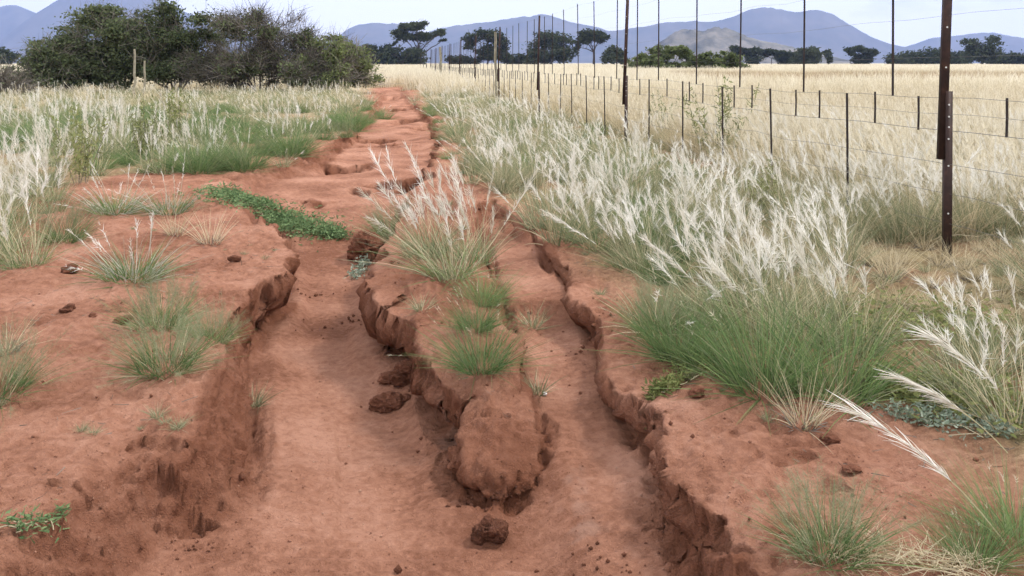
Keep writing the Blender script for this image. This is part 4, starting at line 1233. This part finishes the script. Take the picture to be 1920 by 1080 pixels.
def place(p):
    return np.stack([p[:, 0], p[:, 1], terrain(p[:, 0], p[:, 1])[0]], 1)

def sz(n, lo, hi):
    s = rng.uniform(lo, hi, n); return np.stack([s * rng.uniform(.9, 1.15, n), s * rng.uniform(.9, 1.15, n), s * rng.uniform(.85, 1.15, n)], 1)

fe_near = proto('feather_near', 'feather', (501, 502, 503, 504), 1.0)
mx_near = proto('mixed_near', 'mixed', (511, 512, 513), 1.0)
st_near = proto('straw_near', 'straw', (521, 522, 523), 1.0)
gr_near = proto('green_near', 'green', (531, 532), 1.15)
wi_near = proto('wispy_near', 'wispy', (541, 542), 1.0)
fe_mid = proto('feather_mid', 'feather', (551, 552, 553, 554), 1.9)
mx_mid = proto('mixed_mid', 'mixed', (561, 562, 563), 1.9)
WIND[0] = -.05
fe_up = proto('feather_upright', 'feather', (555, 556, 557, 558), 1.7)
WIND[0] = -.20
st_mid = proto('straw_mid', 'straw', (571, 572, 573), 1.9)
gr_mid = proto('green_mid', 'green', (581, 582), 1.9)
dr_near = proto('dry_near', 'dry', (594, 595, 596), 1.0)
sp_near = proto('sprig_near', 'sprig', (591, 592, 593), 1.0)

xr = lambda y: .66 * y + 2.0
# seedlings on the bare banks
p = np.stack([rng.uniform(-3.0, 2.2, 420), rng.uniform(2.3, 8.5, 420)], 1)
tq = terrain(p[:, 0], p[:, 1])
p = p[(tq[4] < -.08) & (tq[3] < .4) & (fbm2(p[:, 0] * 1.5, p[:, 1] * 1.5, 2, 311) > .02)]
scatter('seedlings', 'sparse tiny grass seedlings on the bare banks', sp_near, place(p), sz(len(p), .15, .5), rng.random(len(p)) * 6.28)
# belt between track and fence
p = jitter_grid(3.55, 9.0, lambda y: .27, lambda y: veg_right(y) + .10, lambda y: fence_x(y) - .15)
keep = ~((p[:, 0] > 1.55 - .1 * (p[:, 1] - 4)) & (p[:, 1] < 5.2))
keep &= rng.random(len(p)) < np.clip(.95 - .30 * np.maximum(0, p[:, 0] - 1.2 + .0 * p[:, 1]), .25, .95)
keep &= ~((p[:, 0] > 1.75) & (p[:, 1] < 7.8) & (rng.random(len(p)) < .6)) & ~((np.abs(p[:, 0] - .51 * p[:, 1]) < .35) & (p[:, 1] < 5.8))
keep &= (p[:, 1] > 4.3) | (p[:, 0] < .9 + .4 * (p[:, 1] - 3.5))
keep &= rng.random(len(p)) < np.clip(.66 + 1.6 * fbm2(p[:, 0] * 1.1, p[:, 1] * .9, 2, 301), .12, 1)
p = p[keep]
scatter('feather_grass', 'dense white-plumed grass belt between the track and the fence', fe_near + mx_near + wi_near[:1] + gr_near[:1], place(p), sz(len(p), .5, 1.0), rng.normal(size=len(p)) * 1.1)
p = jitter_grid(9.0, 34, lambda y: .30 + .012 * (y - 9), lambda y: veg_right(y) + .12, lambda y: fence_x(y) + .1)
p = p[rng.random(len(p)) < np.clip(.72 + 1.2 * fbm2(p[:, 0] * .8, p[:, 1] * .5, 2, 303), .25, 1)]
scatter('feather_grass', 'white-plumed grass belt along the far track up to the fence', fe_mid + mx_mid + gr_mid[:1], place(p), sz(len(p), .5, 1.08), rng.normal(size=len(p)) * 1.1)
# green feet along the track edge
ys = np.concatenate([np.arange(4.2, 10, .33), np.arange(10, 30, .7)])
p = np.stack([veg_right(ys) + rng.normal(size=len(ys)) * .13 + .07, ys], 1)
p = p[rng.random(len(p)) < .6]
scatter('edge_grass', 'low green grass along the right track edge', gr_mid + mx_mid + wi_near, place(p), sz(len(p), .4, 1.15), rng.random(len(p)) * 6.28)
# sparse mixed growth around the near fence
p = jitter_grid(4.0, 9, lambda y: .34, lambda y: np.maximum(1.5, veg_right(y) + .8), xr)
keep = rng.random(len(p)) < np.where(p[:, 0] > fence_x(p[:, 1]) + .3, .9, .62)
keep &= ~((np.abs(p[:, 0] - .51 * p[:, 1]) < .5) & (p[:, 1] < 6.0))
keep &= rng.random(len(p)) < np.where((p[:, 0] < fence_x(p[:, 1]) + .2) & (p[:, 0] > 1.7), .9, 1)
p = p[keep]
scatter('mixed_grass', 'sparse mixed pale grass around the near fence post', mx_near, place(p), sz(len(p), .55, .95), rng.normal(size=len(p)) * .7)
p = jitter_grid(3.6, 8, lambda y: .25, lambda y: np.maximum(1.35, veg_right(y) + .6), xr)
p = p[(rng.random(len(p)) < .6) & ~((np.abs(p[:, 0] - .51 * p[:, 1]) < .30) & (p[:, 1] < 5.8) & (p[:, 1] > 4.2))]
scatter('low_grass', 'low dry and green tufts around the near fence post', dr_near + sp_near + mx_near[:1], place(p), sz(len(p), .6, 1.15), rng.random(len(p)) * 6.28)
p = jitter_grid(2.6, 4.1, lambda y: .24, lambda y: 2.05, lambda y: .75 * y + 2.4)
p = p[rng.random(len(p)) < .6]
scatter('low_grass', 'low grass at the right edge in front of the fence', sp_near + wi_near + gr_near + mx_near[:1], place(p), sz(len(p), .5, .95), rng.random(len(p)) * 6.28)
p = jitter_grid(2.4, 9.0, lambda y: .5, lambda y: -.62 * y - 2.2, lambda y: np.minimum(-.62 * y - .3, -2.9))
scatter('low_grass', 'low grass beyond the left edge of the bare bank', sp_near + wi_near + mx_near[:1], place(p), sz(len(p), .5, .95), rng.random(len(p)) * 6.28)
p = jitter_grid(3.9, 8.2, lambda y: .17, lambda y: np.maximum(1.5, veg_right(y) + .9), lambda y: .62 * y + 1.4)
p = p[rng.random(len(p)) < .6 + .8 * fbm2(p[:, 0] * 1.2, p[:, 1] * 1.2, 2, 421)]
scatter('dry_grass', 'short dead grass and litter on the ground around the near fence post', dr_near + dr_near + sp_near, place(p), sz(len(p), .35, .8), rng.random(len(p)) * 6.28)
# field beyond the fence
p = jitter_grid(6.2, 15, lambda y: .33, lambda y: fence_x(y) + .35, xr)
scatter('field_grass', 'pale straw grass in the field just beyond the fence', st_near + mx_near[:1], place(p), sz(len(p), .75, 1.15), rng.normal(size=len(p)) * .6)
p = jitter_grid(15, 34, lambda y: .40 + .012 * (y - 15), lambda y: fence_x(y) + .2, xr)
scatter('field_grass', 'pale straw grass in the middle of the field beyond the fence', st_mid, place(p), sz(len(p), .8, 1.2), rng.normal(size=len(p)) * .6)
# left grass belt
p = jitter_grid(9.8, 23, lambda y: .32 + .012 * (y - 9), lambda y: -.70 * y - 2, lambda y: veg_left(y) - .05)
dens = np.clip(.42 + 2.2 * fbm2(p[:, 0] * .55, p[:, 1] * .45, 3, 201), .04, 1)
keep = rng.random(len(p)) < dens
keep &= ~((p[:, 0] < -4.3) & (p[:, 1] < 11.5) & (p[:, 0] > -7.0) & (rng.random(len(p)) < .8))
p = p[keep]
half = fbm2(p[:, 0] * .5, p[:, 1] * .4, 2, 203) + .35 * (rng.random(len(p)) - .5) > .06
scatter('feather_grass', 'white-plumed grass belt left of the track below the bushes', fe_up + gr_mid, place(p[half]), sz(half.sum(), .5, 1.1), rng.normal(size=half.sum()) * .6)
scatter('mixed_grass', 'grey-green grass among the plumes left of the track', fe_up[:1] + gr_mid + gr_mid + mx_mid[:1], place(p[~half]), sz((~half).sum(), .5, 1.2), rng.normal(size=(~half).sum()) * .6)
p = jitter_grid(5.6, 9.4, lambda y: .36, lambda y: -.68 * y - 1, lambda y: veg_left(y) - .1)
p = p[rng.random(len(p)) < .6]
scatter('feather_grass', 'white-plumed tussocks at the left edge of the view', fe_near + mx_near[:1], place(p), sz(len(p), .65, 1.0), rng.normal(size=len(p)) * .6)
ys = np.arange(10, 27, .5)
p = np.stack([veg_left(ys) - .15 + rng.normal(size=len(ys)) * .2, ys], 1)
p = p[rng.random(len(p)) < .7]
scatter('edge_grass', 'low green grass along the left track edge', gr_mid + mx_mid + wi_near, place(p), sz(len(p), .5, 1.25), rng.random(len(p)) * 6.28)
p = jitter_grid(23, 34, lambda y: .62, lambda y: -.70 * y - 2, lambda y: veg_left(y))
scatter('field_grass', 'mixed pale grass at the foot of the thorn bushes', mx_mid + gr_mid[:1] + st_mid[:1], place(p), sz(len(p), .6, .95), rng.normal(size=len(p)) * .6)
p = jitter_grid(32.5, 36.5, lambda y: .6, lambda y: -.66 * y, lambda y: veg_left(y) - .5)
scatter('field_grass', 'grey-green grass growing round the stems of the thorn bushes', mx_mid + gr_mid, place(p), sz(len(p), .7, 1.1), rng.normal(size=len(p)) * .8)
# far field
rp = np.random.default_rng(88)
fp = [patch('field_patch', rp, 3.0, [('straw', .55, .35, .8, .010), ('cream', .5, .6, 1.05, .013), ('greygreen', .12, .3, .6, .01)], 900, .85, 1.6) for _ in range(3)]
p = jitter_grid(34, 90, lambda y: 2.5, lambda y: -.72 * y - 4, lambda y: .72 * y + 4)
tr = (p[:, 0] > veg_left(p[:, 1]) - .8) & (p[:, 0] < veg_right(p[:, 1]) + .8) & (p[:, 1] < 44)
tr |= (p[:, 0] < veg_left(p[:, 1]) - .4) & (p[:, 1] < 43) & (p[:, 0] > -.62 * p[:, 1])
p = p[~tr]
band = (p[:, 0] > 4 + .12 * p[:, 1]) & (p[:, 1] + 12 * fbm2(p[:, 0] * .06, p[:, 1] * .1, 3, 401) > 38) & (p[:, 1] + 12 * fbm2(p[:, 0] * .06, p[:, 1] * .1, 3, 402) < 78)
ft = [patch('tan_patch', rp, 3.0, [('tan', .8, .35, .75, .010), ('straw', .25, .5, .95, .010)], 900, .8, 1.6) for _ in range(3)]
scatter('tan_grass', 'brownish low grass strip across the field beyond the fence', ft, place(p[band]), sz(band.sum(), .8, 1.1), rng.integers(0, 4, band.sum()) * 1.5708)
p = p[~band]
scatter('field_grass', 'straw-coloured field grass reaching back to the trees', fp, place(p), sz(len(p), .8, 1.1), rng.integers(0, 4, len(p)) * 1.5708)
fq = [patch('far_patch', rp, 9.0, [('straw', .5, .35, .8, .03), ('cream', .6, .6, 1.0, .035)], 1500, .85, 1.8) for _ in range(3)]
p = jitter_grid(88, 400, lambda y: 7.5, lambda y: -.72 * y - 8, lambda y: .72 * y + 8)
scatter('field_grass', 'distant straw-coloured field at the foot of the mountains', fq, place(p), sz(len(p), .85, 1.1), rng.integers(0, 4, len(p)) * 1.5708)

# ------------------------------------------------------------------ the hazy air
clock('the hazy air')
def build_haze():
    mb = MB(); box(mb, -14000, 14000, -300, 8200, -8, 680)
    me = bpy.data.meshes.new('haze')
    m, t, o = new_mat('haze_air')
    v = t.nodes.new('ShaderNodeVolumePrincipled')
    v.inputs['Color'].default_value = (.41, .545, 1.0, 1)
    v.inputs['Density'].default_value = 1.3e-4
    v.inputs['Anisotropy'].default_value = .0
    t.links.new(v.outputs['Volume'], o.inputs['Volume'])
    M['haze'] = m
    ob = link('haze', mb.mesh('haze', ['haze']))
    tag(ob, 'bluish haze over the far mountains', kind='stuff')
build_haze()
